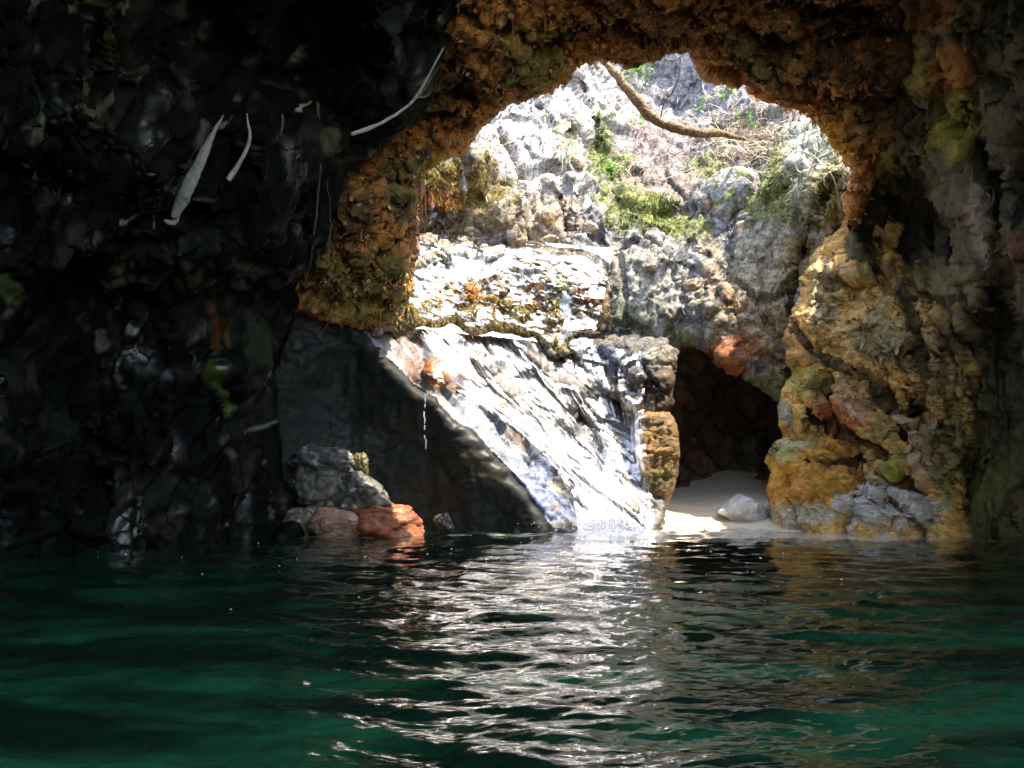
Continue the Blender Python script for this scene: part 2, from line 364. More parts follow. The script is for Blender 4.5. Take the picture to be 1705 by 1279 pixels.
# gorge wall seen through the arch, open to the sky above
tag(body('gorge_wall', [(300, 940), (300, 470), (400, 200), (560, -300), (900, -560), (1300, -520), (1560, 150), (1600, 300), (1590, 620), (1400, 700), (1330, 660), (1290, 665), (1255, 632), (1205, 615), (1180, 585), (1140, 575), (1090, 600), (1000, 640), (900, 940)],
     [(600, 300, 11.9), (600, -300, 15), (780, 250, 12.5), (860, 200, 13.4), (850, 350, 12.75), (960, 200, 14.2), (960, 400, 12.8), (1080, 150, 16.5), (1080, -300, 21), (1150, 220, 15.5), (1100, 300, 13.9),
      (1100, 400, 12.7), (1100, 540, 12.1), (1210, 330, 13.0), (1220, 450, 12.3), (1210, 590, 12.1), (1300, 250, 12.9), (1310, 400, 12.1), (1400, 280, 11.3), (1360, 500, 11.9), (740, 380, 12.35), (700, 320, 12.1), (1300, 640, 12.0), (1500, 300, 12.6), (400, 600, 12), (500, 900, 12.5), (900, 900, 12.5),
      (1500, -100, 13), (1200, 80, 16.0), (1330, 120, 14.5), (800, 560, 13.2), (700, 600, 12.8), (950, 80, 14.6), (1280, -400, 20), (900, -450, 21)],
     M_gorge, GREY, step=2.6, r=30, R=.4, T=2.0, rb=300, seed=1,
     noise=[('r', .8, .22, np.diag([1, 1, .6])), ('b', 1.5, .20, rot('y', 15) @ np.diag([1, 1, .5])), ('b', 3.6, .07, rot('y', 15) @ np.diag([1, 1, .6])), ('r', 6, .03, np.diag([1.6, 1, .5])), ('c', 9, .015, np.diag([1, 1, .7])), ('f', 16, .03)],
     spots=[('n', 1.1, .05, (.34, .31, .25), .8), ('n', 3.3, .16, (.26, .16, .07), .7), ('n', 2.5, .12, (.2, .17, .12), .75), ('e', 870, 240, 85, 120, WHITE, 1), ('e', 985, 160, 60, 70, WHITE, .9), ('e', 960, 320, 40, 80, (.5, .49, .46), .7), ('e', 1130, 140, 130, 70, (.40, .385, .40), .95), ('e', 1100, 240, 70, 30, (.36, .29, .3), .8),
            ('e', 900, 370, 80, 60, (.40, .30, .17), .6), ('e', 1000, 250, 22, 60, MOSS, .85), ('e', 1080, 355, 85, 30, LIME, .9, 20), ('e', 1150, 380, 40, 20, MOSS, .8), ('e', 1270, 330, 46, 55, LIME, .8, -40), ('e', 1300, 290, 18, 70, LIME, .9), ('e', 1185, 280, 40, 26, LIME, .8), ('e', 1020, 285, 40, 26, LIME, .8), ('e', 1370, 230, 50, 30, (.4, .45, .25), .7), ('e', 940, 235, 30, 40, (.4, .42, .2), .6),
            ('e', 1100, 300, 70, 28, (.30, .19, .12), .5), ('e', 1240, 230, 60, 40, (.2, .13, .08), .8), ('e', 1345, 260, 40, 60, (.55, .6, .5), .8), ('e', 1380, 360, 30, 60, (.5, .48, .36), .7), ('e', 1230, 500, 90, 100, (.46, .36, .22), .75),
            ('e', 1225, 500, 28, 22, ORANGE, .8), ('e', 1060, 480, 110, 80, (.38, .38, .31), .8), ('e', 1300, 440, 90, 90, (.50, .44, .32), .75), ('e', 1060, 520, 70, 36, (.22, .25, .17), .7), ('e', 1300, 560, 50, 60, (.45, .26, .12), .7), ('e', 1210, 600, 50, 34, (.40, .13, .03), .95), ('e', 1140, 570, 30, 30, (.3, .3, .15), .6), ('e', 1280, 640, 40, 25, MOSS, .6),
            ('e', 1385, 400, 10, 40, BLUE, .8, 25), ('e', 1350, 330, 60, 50, (.42, .38, .22), .7), ('e', 1330, 440, 40, 40, (.4, .28, .12), .7), ('e', 1240, 420, 60, 30, (.42, .38, .28), .7), ('e', 1390, 300, 26, 60, (.45, .33, .14), .7), ('e', 1190, 480, 16, 30, (.5, .3, .25), .6), ('e', 780, 310, 80, 50, (.22, .17, .03), .95), ('e', 740, 330, 36, 34, (.36, .11, .015), .95), ('e', 770, 375, 90, 26, (.22, .17, .10), .9), ('e', 720, 290, 40, 26, (.2, .18, .03), .9), ('e', 775, 300, 5, 24, WHITE, 1), ('e', 1100, 455, 60, 60, (.42, .41, .36), .6), ('n', 5, .16, (.07, .065, .055), .85)],
     feats=[('l', [(1385, 300), (1330, 420), (1320, 520)], 7, -.25), ('l', [(965, 140), (1000, 250), (1030, 340)], 12, -.3), ('l', [(930, 330), (950, 400)], 7, -.25), ('e', 1205, 600, 50, 25, .35), ('e', 1010, 330, 50, 60, .25)]),
    'pale weathered gorge wall in full daylight seen through the cave arch', 'rock wall', kind='structure')

# dark hollow of the little grotto
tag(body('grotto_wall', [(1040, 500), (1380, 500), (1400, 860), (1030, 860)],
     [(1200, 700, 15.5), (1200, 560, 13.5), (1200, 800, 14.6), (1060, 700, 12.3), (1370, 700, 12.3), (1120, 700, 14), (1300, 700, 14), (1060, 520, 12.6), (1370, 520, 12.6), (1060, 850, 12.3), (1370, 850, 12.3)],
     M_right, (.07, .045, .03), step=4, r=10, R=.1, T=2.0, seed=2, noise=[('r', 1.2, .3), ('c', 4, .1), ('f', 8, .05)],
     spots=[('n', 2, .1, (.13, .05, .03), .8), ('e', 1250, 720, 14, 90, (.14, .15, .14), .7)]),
    'dark reddish back wall of the small grotto beside the waterfall', 'rock wall', kind='structure')

# ledge carrying the upper cascade
tag(body('rock_ledge', [(600, 430), (660, 396), (760, 392), (860, 405), (1000, 425), (1015, 480), (1010, 560), (945, 572), (950, 590), (925, 602), (905, 588), (895, 556), (855, 566), (820, 548), (785, 556), (755, 536), (722, 552), (690, 540), (640, 562), (570, 530)],
     [(640, 480, 11.1), (700, 400, 12.1), (700, 530, 11.3), (800, 400, 12.5), (800, 470, 12.05), (800, 540, 11.55), (920, 410, 12.6), (920, 480, 12.15), (920, 570, 11.75), (1000, 430, 12.5), (1000, 550, 11.9)],
     M_gorge, (.32, .27, .2), step=2.4, r=16, R=.25, T=1.6, seed=3, wob=(8, 50),
     noise=[('r', 1.6, .14), ('b', 3, .18), ('b', 7, .09), ('r', 6, .05), ('f', 14, .03)],
     spots=[('e', 820, 515, 220, 22, (.26, .16, .035), .95), ('e', 745, 500, 60, 22, ORANGE, .9), ('e', 885, 500, 26, 34, ORANGE, .85), ('e', 700, 520, 70, 20, MOSS, .7), ('e', 930, 565, 20, 20, LIME, .9), ('e', 860, 530, 60, 15, MOSS, .8), ('e', 930, 490, 20, 30, LIME, .6), ('e', 985, 520, 35, 40, (.16, .11, .06), .8), ('e', 975, 500, 20, 22, RUST, .7)]),
    'orange and mossy rock ledge under the upper cascade', 'rock ledge', kind='structure')

# sloping slab the main fall slides over
tag(body('sloping_slab', [(540, 500), (700, 515), (900, 530), (1060, 545), (1110, 620), (1110, 940), (915, 940), (915, 870), (862, 805), (808, 745), (762, 705), (705, 660), (650, 605), (585, 545)],
     [(580, 530, 10.75), (640, 590, 10.6), (705, 650, 10.55), (800, 735, 10.42), (905, 850, 10.25), (930, 890, 10.15), (680, 545, 11.3), (760, 530, 11.7), (900, 550, 12.05), (1000, 560, 12.2), (900, 650, 11.5), (800, 640, 11.2),
      (1000, 750, 11.1), (900, 750, 10.85), (1050, 850, 10.5), (970, 880, 10.2), (1080, 700, 11.5), (1090, 885, 10.4), (1000, 930, 9.6)],
     M_slab, (.075, .07, .06), step=2.5, r=10, R=.1, T=1.5, seed=4,
     noise=[('r', 1.2, .12, FLOW), ('b', 2.0, .12, FLOW), ('r', 4, .035, FLOW), ('b', 5, .035), ('f', 18, .012)],
     spots=[('e', 620, 570, 60, 24, (.22, .25, .30), .9, 40), ('e', 780, 712, 110, 26, (.20, .235, .26), .9, 44), ('e', 850, 760, 140, 44, (.135, .16, .19), .95, 46), ('e', 900, 820, 80, 44, (.09, .13, .24), .95, 52), ('e', 800, 738, 70, 7, (.24, .27, .29), .8, 44), ('e', 735, 628, 36, 26, (.30, .10, .02), 1), ('e', 690, 600, 16, 40, (.14, .04, .015), .8), ('e', 790, 570, 20, 18, (.25, .14, .06), .6),
            ('e', 700, 560, 60, 14, (.4, .22, .1), .7), ('n', 3, .15, (.14, .09, .05), .7), ('e', 950, 700, 60, 20, (.22, .19, .15), .7, 40), ('e', 1010, 860, 30, 40, (.3, .28, .25), .8)],
     feats=[('e', 735, 625, 38, 26, .18), ('e', 820, 600, 30, 20, .12), ('e', 970, 640, 40, 30, .15), ('e', 880, 615, 26, 16, .12), ('l', [(960, 690), (1000, 740), (1010, 790)], 9, -.15), ('e', 940, 700, 40, 14, .14, 40), ('l', [(640, 555), (700, 570), (705, 645)], 14, -.18)]),
    'smooth bluish grey slab sloping down under the main fall', 'rock slab', kind='structure')

# dark undercut face below the slab's edge
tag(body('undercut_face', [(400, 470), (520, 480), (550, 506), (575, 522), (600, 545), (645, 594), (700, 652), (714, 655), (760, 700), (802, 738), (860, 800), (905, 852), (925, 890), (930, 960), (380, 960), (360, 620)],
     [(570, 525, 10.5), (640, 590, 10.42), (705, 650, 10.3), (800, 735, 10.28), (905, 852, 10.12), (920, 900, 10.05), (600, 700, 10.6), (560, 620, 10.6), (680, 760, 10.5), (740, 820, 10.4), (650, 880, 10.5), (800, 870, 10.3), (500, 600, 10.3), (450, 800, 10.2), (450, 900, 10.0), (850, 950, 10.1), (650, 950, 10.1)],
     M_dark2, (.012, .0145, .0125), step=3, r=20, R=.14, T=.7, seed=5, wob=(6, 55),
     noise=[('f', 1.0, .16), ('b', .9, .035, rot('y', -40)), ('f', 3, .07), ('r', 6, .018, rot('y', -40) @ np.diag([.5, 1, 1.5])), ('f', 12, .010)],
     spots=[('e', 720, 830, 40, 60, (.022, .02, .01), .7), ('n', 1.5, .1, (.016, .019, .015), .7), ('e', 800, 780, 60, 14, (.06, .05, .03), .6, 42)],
     feats=[('l', [(712, 660), (716, 760), (712, 890)], 14, -.025), ('e', 780, 830, 45, 70, .05)]),
    'smooth black undercut rock face below the slab edge', 'rock face', kind='structure')

# arch: left jamb, brow and right jamb in one rock
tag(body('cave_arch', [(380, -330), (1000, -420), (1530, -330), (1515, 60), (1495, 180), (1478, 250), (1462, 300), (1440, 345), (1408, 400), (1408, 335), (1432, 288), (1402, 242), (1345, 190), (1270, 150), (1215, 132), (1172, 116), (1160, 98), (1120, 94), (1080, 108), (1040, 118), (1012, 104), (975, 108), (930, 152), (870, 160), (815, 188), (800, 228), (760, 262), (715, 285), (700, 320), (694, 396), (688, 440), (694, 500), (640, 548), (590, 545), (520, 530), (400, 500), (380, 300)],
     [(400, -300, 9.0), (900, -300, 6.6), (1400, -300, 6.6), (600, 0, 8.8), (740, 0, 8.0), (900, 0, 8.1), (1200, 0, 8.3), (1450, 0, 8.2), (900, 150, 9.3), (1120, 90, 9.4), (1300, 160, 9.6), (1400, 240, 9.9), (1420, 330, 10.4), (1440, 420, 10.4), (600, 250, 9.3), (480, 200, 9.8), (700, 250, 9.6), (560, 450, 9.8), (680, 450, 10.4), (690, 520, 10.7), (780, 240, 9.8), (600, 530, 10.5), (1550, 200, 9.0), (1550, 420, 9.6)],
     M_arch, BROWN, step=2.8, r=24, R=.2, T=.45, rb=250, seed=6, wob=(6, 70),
     noise=[('r', .9, .25), ('b', 1.2, .30, rot('y', 30)), ('b', 3, .12, rot('y', 30)), ('r', 5, .09, rot('y', 30) @ np.diag([1, 1, 2.])), ('f', 14, .04)],
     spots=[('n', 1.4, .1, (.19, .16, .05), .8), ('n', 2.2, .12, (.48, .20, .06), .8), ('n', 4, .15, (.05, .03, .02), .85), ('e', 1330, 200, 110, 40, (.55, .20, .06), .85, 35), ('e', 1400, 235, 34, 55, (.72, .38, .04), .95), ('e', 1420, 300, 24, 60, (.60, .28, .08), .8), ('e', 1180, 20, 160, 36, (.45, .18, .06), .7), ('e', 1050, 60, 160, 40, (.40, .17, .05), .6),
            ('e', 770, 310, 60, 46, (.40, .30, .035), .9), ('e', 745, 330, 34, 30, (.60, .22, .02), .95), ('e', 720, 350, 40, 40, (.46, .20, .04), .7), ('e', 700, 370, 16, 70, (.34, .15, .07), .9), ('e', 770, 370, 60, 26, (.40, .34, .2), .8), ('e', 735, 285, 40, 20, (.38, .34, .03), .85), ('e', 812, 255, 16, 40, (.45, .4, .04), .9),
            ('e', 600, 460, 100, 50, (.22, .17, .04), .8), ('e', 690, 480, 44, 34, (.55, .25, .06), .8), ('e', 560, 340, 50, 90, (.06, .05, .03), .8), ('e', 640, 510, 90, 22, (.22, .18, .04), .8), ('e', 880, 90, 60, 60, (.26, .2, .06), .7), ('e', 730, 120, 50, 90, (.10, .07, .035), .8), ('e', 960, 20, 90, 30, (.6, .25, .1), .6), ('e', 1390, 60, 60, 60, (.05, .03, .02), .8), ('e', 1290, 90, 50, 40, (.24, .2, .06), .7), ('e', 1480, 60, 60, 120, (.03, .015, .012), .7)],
     feats=[('l', [(540, 400), (600, 330), (700, 250), (780, 200)], 26, .12), ('e', 1380, 230, 30, 60, .25), ('l', [(1250, 120), (1400, 200)], 20, -.15)]),
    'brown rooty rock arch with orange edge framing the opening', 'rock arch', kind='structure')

# left wall, nearly black
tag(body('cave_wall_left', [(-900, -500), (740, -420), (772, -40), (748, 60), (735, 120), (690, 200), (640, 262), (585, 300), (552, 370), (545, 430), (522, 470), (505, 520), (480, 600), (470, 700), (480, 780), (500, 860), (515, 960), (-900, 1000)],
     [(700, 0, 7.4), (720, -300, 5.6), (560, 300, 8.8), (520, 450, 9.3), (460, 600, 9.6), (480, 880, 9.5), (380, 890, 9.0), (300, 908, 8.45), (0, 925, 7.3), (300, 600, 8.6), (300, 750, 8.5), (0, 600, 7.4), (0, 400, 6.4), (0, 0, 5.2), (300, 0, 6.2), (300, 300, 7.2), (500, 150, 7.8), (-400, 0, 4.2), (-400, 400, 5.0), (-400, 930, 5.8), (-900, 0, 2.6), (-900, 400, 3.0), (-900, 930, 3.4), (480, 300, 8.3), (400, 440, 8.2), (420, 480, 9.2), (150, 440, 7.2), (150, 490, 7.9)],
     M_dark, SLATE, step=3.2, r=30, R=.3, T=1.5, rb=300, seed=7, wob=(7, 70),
     noise=[('f', .6, .5, rot('y', -30) @ np.diag([1, 1, .6])), ('b', .9, .30, np.diag([1.1, 1, .55]) @ rot('y', -35)), ('b', 2.1, .10, np.diag([1.2, 1, .5]) @ rot('y', -25)), ('f', 5, .05), ('r', 9, .012)],
     spots=[('n', 1.3, .1, (.008, .010, .007), .8), ('n', 3, .2, (.018, .018, .014), .8), ('n', 5, .36, (.06, .06, .05), .9), ('l', [(60, 20), (95, 8)], 4, (.1, .1, .1), .8), ('l', [(210, 385), (236, 372)], 4, (.2, .2, .18), .9), ('l', [(240, 300), (250, 345), (262, 380)], 3, (.10, .10, .09), .7), ('l', [(150, 40), (215, 20), (235, 0)], 5, (.09, .10, .05), .7), ('l', [(165, 130), (155, 190), (180, 230)], 4, (.09, .09, .06), .7), ('l', [(170, 215), (215, 175), (270, 130)], 3, (.08, .08, .06), .8), ('l', [(300, 465), (345, 440), (400, 448), (470, 440)], 4, (.06, .055, .04), .7), ('l', [(395, 190), (370, 215), (350, 250)], 5, (.10, .10, .07), .7), ('l', [(500, 740), (560, 700), (590, 690)], 6, (.12, .12, .12), .7), ('l', [(420, 720), (470, 700)], 3, (.1, .1, .09), .7), ('l', [(500, 185), (518, 172)], 4, (.3, .3, .28), .9), ('e', 40, 10, 30, 12, (.06, .05, .05), .8), ('e', 205, 465, 20, 26, (.05, .045, .035), .8), ('e', 310, 470, 16, 24, (.06, .05, .04), .8), ('l', [(225, 15), (185, 75), (165, 130), (150, 195)], 4, (.03, .036, .016), .5), ('l', [(280, 110), (210, 150), (180, 190)], 4, (.03, .032, .02), .6),  # pale strokes and flecks put wet-edge highlights and glints into the colour
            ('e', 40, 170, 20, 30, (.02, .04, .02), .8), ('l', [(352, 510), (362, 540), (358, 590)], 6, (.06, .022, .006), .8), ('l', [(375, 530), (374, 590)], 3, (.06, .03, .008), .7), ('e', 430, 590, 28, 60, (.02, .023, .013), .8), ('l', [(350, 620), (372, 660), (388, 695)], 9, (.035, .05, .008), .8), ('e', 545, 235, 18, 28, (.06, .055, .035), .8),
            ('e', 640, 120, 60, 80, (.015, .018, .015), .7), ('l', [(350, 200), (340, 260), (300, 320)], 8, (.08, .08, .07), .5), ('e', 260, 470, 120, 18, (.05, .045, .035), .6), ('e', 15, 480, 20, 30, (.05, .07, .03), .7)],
     feats=[('l', [(235, 0), (180, 90), (150, 200), (90, 260)], 16, .05), ('l', [(300, 80), (200, 170), (120, 200)], 16, .05), ('l', [(405, 170), (350, 240), (290, 350)], 26, .08), ('l', [(415, 200), (385, 300)], 22, .06),
            ('l', [(250, 300), (262, 350)], 8, .08), ('l', [(330, 360), (345, 300)], 8, .08), ('l', [(150, 640), (170, 760)], 16, .12), ('l', [(280, 560), (300, 700)], 14, .12), ('e', 440, 250, 46, 110, .35), ('e', 60, 330, 140, 90, -.5), ('e', 350, 60, 80, 120, -.5), ('e', 520, 60, 60, 160, -.4), ('e', 640, 100, 60, 120, .3), ('e', 430, 590, 40, 80, .3), ('e', 370, 640, 30, 70, .25), ('e', 120, 650, 90, 110, -.5), ('e', 260, 720, 60, 120, .3), ('l', [(480, 250), (505, 420)], 6, -.2)]),
    'black wet left wall of the cave with ribs and highlights painted pale', 'cave wall', kind='structure')

# right wall in shade
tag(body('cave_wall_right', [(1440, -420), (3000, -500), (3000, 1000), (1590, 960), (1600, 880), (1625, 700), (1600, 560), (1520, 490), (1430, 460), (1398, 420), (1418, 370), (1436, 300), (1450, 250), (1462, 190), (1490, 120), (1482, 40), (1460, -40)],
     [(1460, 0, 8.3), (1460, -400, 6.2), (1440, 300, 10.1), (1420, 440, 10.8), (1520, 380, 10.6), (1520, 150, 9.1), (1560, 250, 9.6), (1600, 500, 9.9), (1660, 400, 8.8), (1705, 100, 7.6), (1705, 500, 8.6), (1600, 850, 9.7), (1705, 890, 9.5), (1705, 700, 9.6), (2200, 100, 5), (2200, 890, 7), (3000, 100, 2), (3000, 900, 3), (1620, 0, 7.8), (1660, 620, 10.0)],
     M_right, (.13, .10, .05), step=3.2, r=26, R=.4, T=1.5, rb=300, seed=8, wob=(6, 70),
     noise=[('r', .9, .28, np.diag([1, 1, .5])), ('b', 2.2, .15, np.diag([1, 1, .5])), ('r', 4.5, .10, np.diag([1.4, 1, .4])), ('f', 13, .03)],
     spots=[('e', 1500, 380, 90, 110, (.018, .014, .01), .9), ('n', 1.6, .1, (.10, .10, .03), .7), ('n', 3, .15, (.018, .016, .014), .9), ('e', 1590, 110, 50, 46, (.50, .21, .05), .9), ('e', 1530, 100, 30, 40, (.42, .36, .10), .85), ('e', 1600, 200, 46, 50, (.28, .26, .04), .85), ('e', 1470, 200, 22, 110, (.42, .32, .05), .9), ('e', 1540, 20, 80, 36, (.45, .2, .07), .8), ('e', 1450, 280, 18, 40, (.5, .3, .06), .8),  # first dark patch paints in the shade of the hollow
            ('e', 1580, 320, 20, 40, (.1, .09, .03), .6), ('e', 1540, 480, 90, 34, (.26, .19, .08), .8), ('l', [(1640, 310), (1640, 420), (1655, 470), (1635, 520)], 8, (.36, .28, .2), .85), ('e', 1640, 800, 60, 90, (.11, .12, .03), .8), ('e', 1620, 600, 30, 140, (.18, .15, .07), .7), ('e', 1695, 430, 14, 40, (.3, .08, .06), .7)],
     feats=[('e', 1480, 350, 60, 90, -.45), ('e', 1660, 540, 34, 110, -.5), ('l', [(1640, 300), (1642, 420), (1625, 560), (1640, 680)], 14, .3), ('l', [(1600, 40), (1600, 240), (1620, 330)], 20, .2), ('l', [(1680, 200), (1690, 420)], 14, .25)]),
    'shaded right wall of the cave with hanging mossy ribs', 'cave wall', kind='structure')

# lit tan column on the right of the grotto
tag(body('rock_column', [(1428, 285), (1408, 330), (1396, 385), (1372, 405), (1350, 440), (1330, 490), (1308, 540), (1316, 580), (1328, 625), (1305, 655), (1288, 680), (1282, 708), (1298, 724), (1282, 755), (1277, 800), (1278, 860), (1282, 930), (1440, 960), (1600, 970), (1730, 960), (1740, 700), (1720, 450), (1600, 330), (1500, 260)],
     [(1370, 420, 11.5), (1330, 560, 11.05), (1300, 700, 11.0), (1290, 860, 10.8), (1290, 930, 10.3), (1400, 500, 10.9), (1400, 650, 10.4), (1380, 800, 10.3), (1380, 885, 10.1), (1500, 560, 9.8), (1500, 700, 9.9), (1500, 850, 9.8), (1560, 900, 9.5), (1600, 560, 9.9), (1600, 650, 9.75), (1620, 750, 9.75), (1600, 880, 9.6), (1720, 500, 11), (1720, 700, 11), (1720, 900, 10.6), (1440, 300, 11.2), (1600, 350, 11.5), (1420, 400, 11.4), (1480, 440, 10.9), (1450, 950, 9.3), (1470, 885, 9.8)],
     M_tan, TAN, step=2.5, r=22, R=.35, T=.8, seed=9, wob=(5, 50),
     noise=[('r', .8, .24, np.diag([.6, 1, 1.4]) @ rot('y', -45)), ('b', 1.3, .30, np.diag([.5, 1, 1.3]) @ rot('y', -50)), ('r', 3.2, .09, np.diag([.3, 1, 1.8]) @ rot('y', -45)), ('r', 8, .03, np.diag([.3, 1, 1.8]) @ rot('y', -45)), ('f', 9, .03)],
     spots=[('n', 2, .1, (.46, .32, .13), .8), ('n', 4, .2, (.14, .10, .05), .85), ('e', 1370, 490, 26, 60, (.52, .40, .22), .9), ('e', 1470, 560, 70, 50, (.30, .27, .15), .7, 30), ('e', 1340, 610, 26, 20, OCHRE, .8), ('e', 1345, 640, 30, 26, (.32, .30, .06), .7), ('e', 1400, 690, 44, 40, (.55, .14, .05), .9, 40), ('e', 1370, 650, 20, 14, (.04, .03, .02), .7),
            ('e', 1420, 660, 26, 46, (.70, .42, .22), .85, -35), ('e', 1360, 790, 85, 70, (.72, .36, .05), .95), ('e', 1320, 740, 40, 18, (.42, .45, .35), .6), ('e', 1312, 760, 20, 20, (.40, .42, .14), .8), ('e', 1400, 770, 60, 20, (.36, .15, .04), .8), ('e', 1330, 820, 40, 30, (.66, .28, .06), .8), ('e', 1300, 690, 20, 22, (.35, .36, .30), .8), ('e', 1295, 718, 14, 14, ORANGE, .7),
            ('e', 1350, 860, 90, 22, (.66, .57, .42), .9), ('e', 1470, 850, 90, 46, (.62, .58, .53), .95), ('e', 1540, 740, 60, 60, (.55, .38, .25), .8), ('e', 1492, 770, 18, 30, (.40, .42, .06), .9), ('e', 1600, 760, 40, 90, (.30, .26, .10), .8), ('e', 1560, 600, 34, 60, (.6, .4, .24), .7), ('e', 1600, 560, 30, 50, (.25, .2, .08), .8), ('l', [(1320, 545), (1360, 590), (1430, 620), (1500, 700)], 4, (.05, .035, .02), .8), ('l', [(1505, 480), (1530, 560), (1545, 640), (1500, 730)], 4, (.05, .035, .02), .8), ('l', [(1350, 700), (1410, 720), (1470, 760)], 4, (.06, .03, .015), .8), ('l', [(1455, 820), (1440, 860)], 4, (.03, .025, .02), .9), ('l', [(1345, 770), (1400, 775), (1440, 760)], 4, (.06, .03, .015), .8), ('e', 1660, 700, 40, 200, (.07, .06, .03), .9)],
     feats=[('l', [(1320, 545), (1360, 590), (1430, 620), (1500, 700)], 7, -.22), ('l', [(1505, 480), (1530, 560), (1545, 640), (1500, 730)], 7, -.22), ('l', [(1400, 560), (1470, 590), (1520, 650)], 6, -.16), ('l', [(1560, 520), (1590, 640), (1570, 760)], 9, -.25), ('l', [(1345, 770), (1400, 775), (1440, 760)], 6, -.1), ('l', [(1455, 820), (1440, 860)], 7, -.16), ('l', [(1500, 800), (1540, 830), (1550, 870)], 7, -.16), ('e', 1375, 648, 22, 16, -.2), ('l', [(1350, 700), (1410, 720), (1470, 760)], 7, -.14), ('e', 1340, 800, 50, 60, .15), ('e', 1490, 800, 16, 12, -.2), ('l', [(1340, 430), (1350, 540)], 30, .15)]),
    'sunlit tan and orange rock column at the right of the grotto', 'rock column')

# grey boulder shelf and brown block beside the fall
tag(body('leaning_boulder', [(925, 572), (990, 558), (1060, 560), (1126, 562), (1129, 620), (1120, 690), (1075, 702), (1045, 692), (1020, 660), (985, 640), (955, 605)],
     [(940, 580, 11.9), (1000, 570, 11.9), (1100, 570, 11.5), (1120, 620, 11.3), (1060, 620, 11.35), (1000, 630, 11.6), (1110, 690, 11.15), (1060, 690, 11.2)],
     M_gorge, (.17, .16, .14), step=2.4, r=16, R=.22, T=.9, seed=10, wob=(5, 40), noise=[('r', 1.6, .12), ('b', 2.6, .16), ('r', 6, .04), ('f', 14, .03)],
     spots=[('e', 1080, 590, 26, 14, (.30, .34, .33), .7), ('e', 1100, 650, 36, 44, (.10, .05, .025), .9), ('e', 1010, 590, 40, 14, (.28, .31, .42), .7), ('e', 1060, 685, 30, 14, (.38, .25, .12), .8), ('e', 1100, 600, 20, 30, (.3, .25, .16), .6)],
     feats=[('l', [(1000, 590), (1040, 620), (1060, 660)], 6, -.12), ('e', 1070, 640, 20, 10, -.15)]),
    'grey boulder leaning between the fall and the grotto mouth', 'boulder')
tag(body('rock_block', [(1052, 690), (1090, 684), (1126, 690), (1132, 730), (1130, 780), (1118, 838), (1096, 858), (1078, 840), (1062, 800), (1056, 750)],
     [(1060, 710, 11.0), (1120, 710, 10.9), (1125, 770, 10.85), (1070, 790, 10.75), (1100, 845, 10.9)],
     M_tan, (.22, .13, .045), step=2.2, r=14, R=.18, T=.6, seed=11, wob=(3, 30), noise=[('r', 3, .06), ('b', 6, .05), ('f', 16, .02)],
     spots=[('e', 1100, 730, 26, 22, (.30, .14, .03), .8), ('e', 1100, 790, 24, 22, (.2, .16, .04), .7), ('e', 1080, 830, 20, 20, (.16, .12, .07), .8), ('n', 5, .1, (.09, .06, .03), .8)]),
    'brown pitted block standing on the sand at the foot of the fall', 'boulder')

# unseen roof over the viewer, its slope and extent shaped to steer daylight
def roof():
    xs = np.linspace(-9, 12, 50); ys = np.linspace(1.4, 7.6, 26); X, Y = np.meshgrid(xs, ys)
    Z = 4.7 - (X / 8.5) ** 2 * .9 + .5 * fbm(np.stack([X * .5, Y * .5, X * 0], -1), 4, 90) + .8 * np.clip(6.8 - Y, 0, 6)
    P = np.stack([X, Y, Z + .25], -1).reshape(-1, 3); Q = P.copy(); Q[:, 2] += .9; n = len(P); H, W = X.shape; idx = np.arange(n).reshape(H, W)
    a = np.stack([idx[:-1, :-1], idx[:-1, 1:], idx[1:, 1:], idx[1:, :-1]], -1).reshape(-1, 4)
    rim = np.r_[idx[0, :], idx[1:, -1], idx[-1, -2::-1], idx[-2:0:-1, 0]]; rn = np.roll(rim, -1)
    F = np.vstack([a[:, ::-1], a + n, np.stack([rim, rn, rn + n, rim + n], -1)])
    c = np.tile(np.array([.07, .05, .03]), (2 * n, 1))
    tag(mesh_obj('unseen_ceiling', np.vstack([P, Q]), F, M_arch, cols=c), 'rough brown cave ceiling overhead, unseen, shaped to let sky light in', 'cave ceiling', kind='structure')
roof()

def blocker_wall():  # unseen wall added to keep daylight off the left wall
    xs = np.linspace(-9, -.8, 20); zs = np.linspace(-.5, 9, 20); X, Z = np.meshgrid(xs, zs)
    Y = .6 + .5 * fbm(np.stack([X * .5, Z * .5, X * 0], -1), 4, 91) - .25 * (X + 4)
    P = np.stack([X, Y - 1.2, Z], -1).reshape(-1, 3); Q = P.copy(); Q[:, 1] -= .8; n = len(P); H, W = X.shape; idx = np.arange(n).reshape(H, W)
    a = np.stack([idx[:-1, :-1], idx[:-1, 1:], idx[1:, 1:], idx[1:, :-1]], -1).reshape(-1, 4)
    rim = np.r_[idx[0, :], idx[1:, -1], idx[-1, -2::-1], idx[-2:0:-1, 0]]; rn = np.roll(rim, -1)
    tag(mesh_obj('light_block_wall', np.vstack([P, Q]), np.vstack([a[:, ::-1], a + n, np.stack([rim, rn, rn + n, rim + n], -1)]), M_dark, cols=np.tile(np.array(SLATE), (2 * n, 1))), 'unseen black wall added behind the viewer to block light', 'cave wall', kind='structure')
blocker_wall()

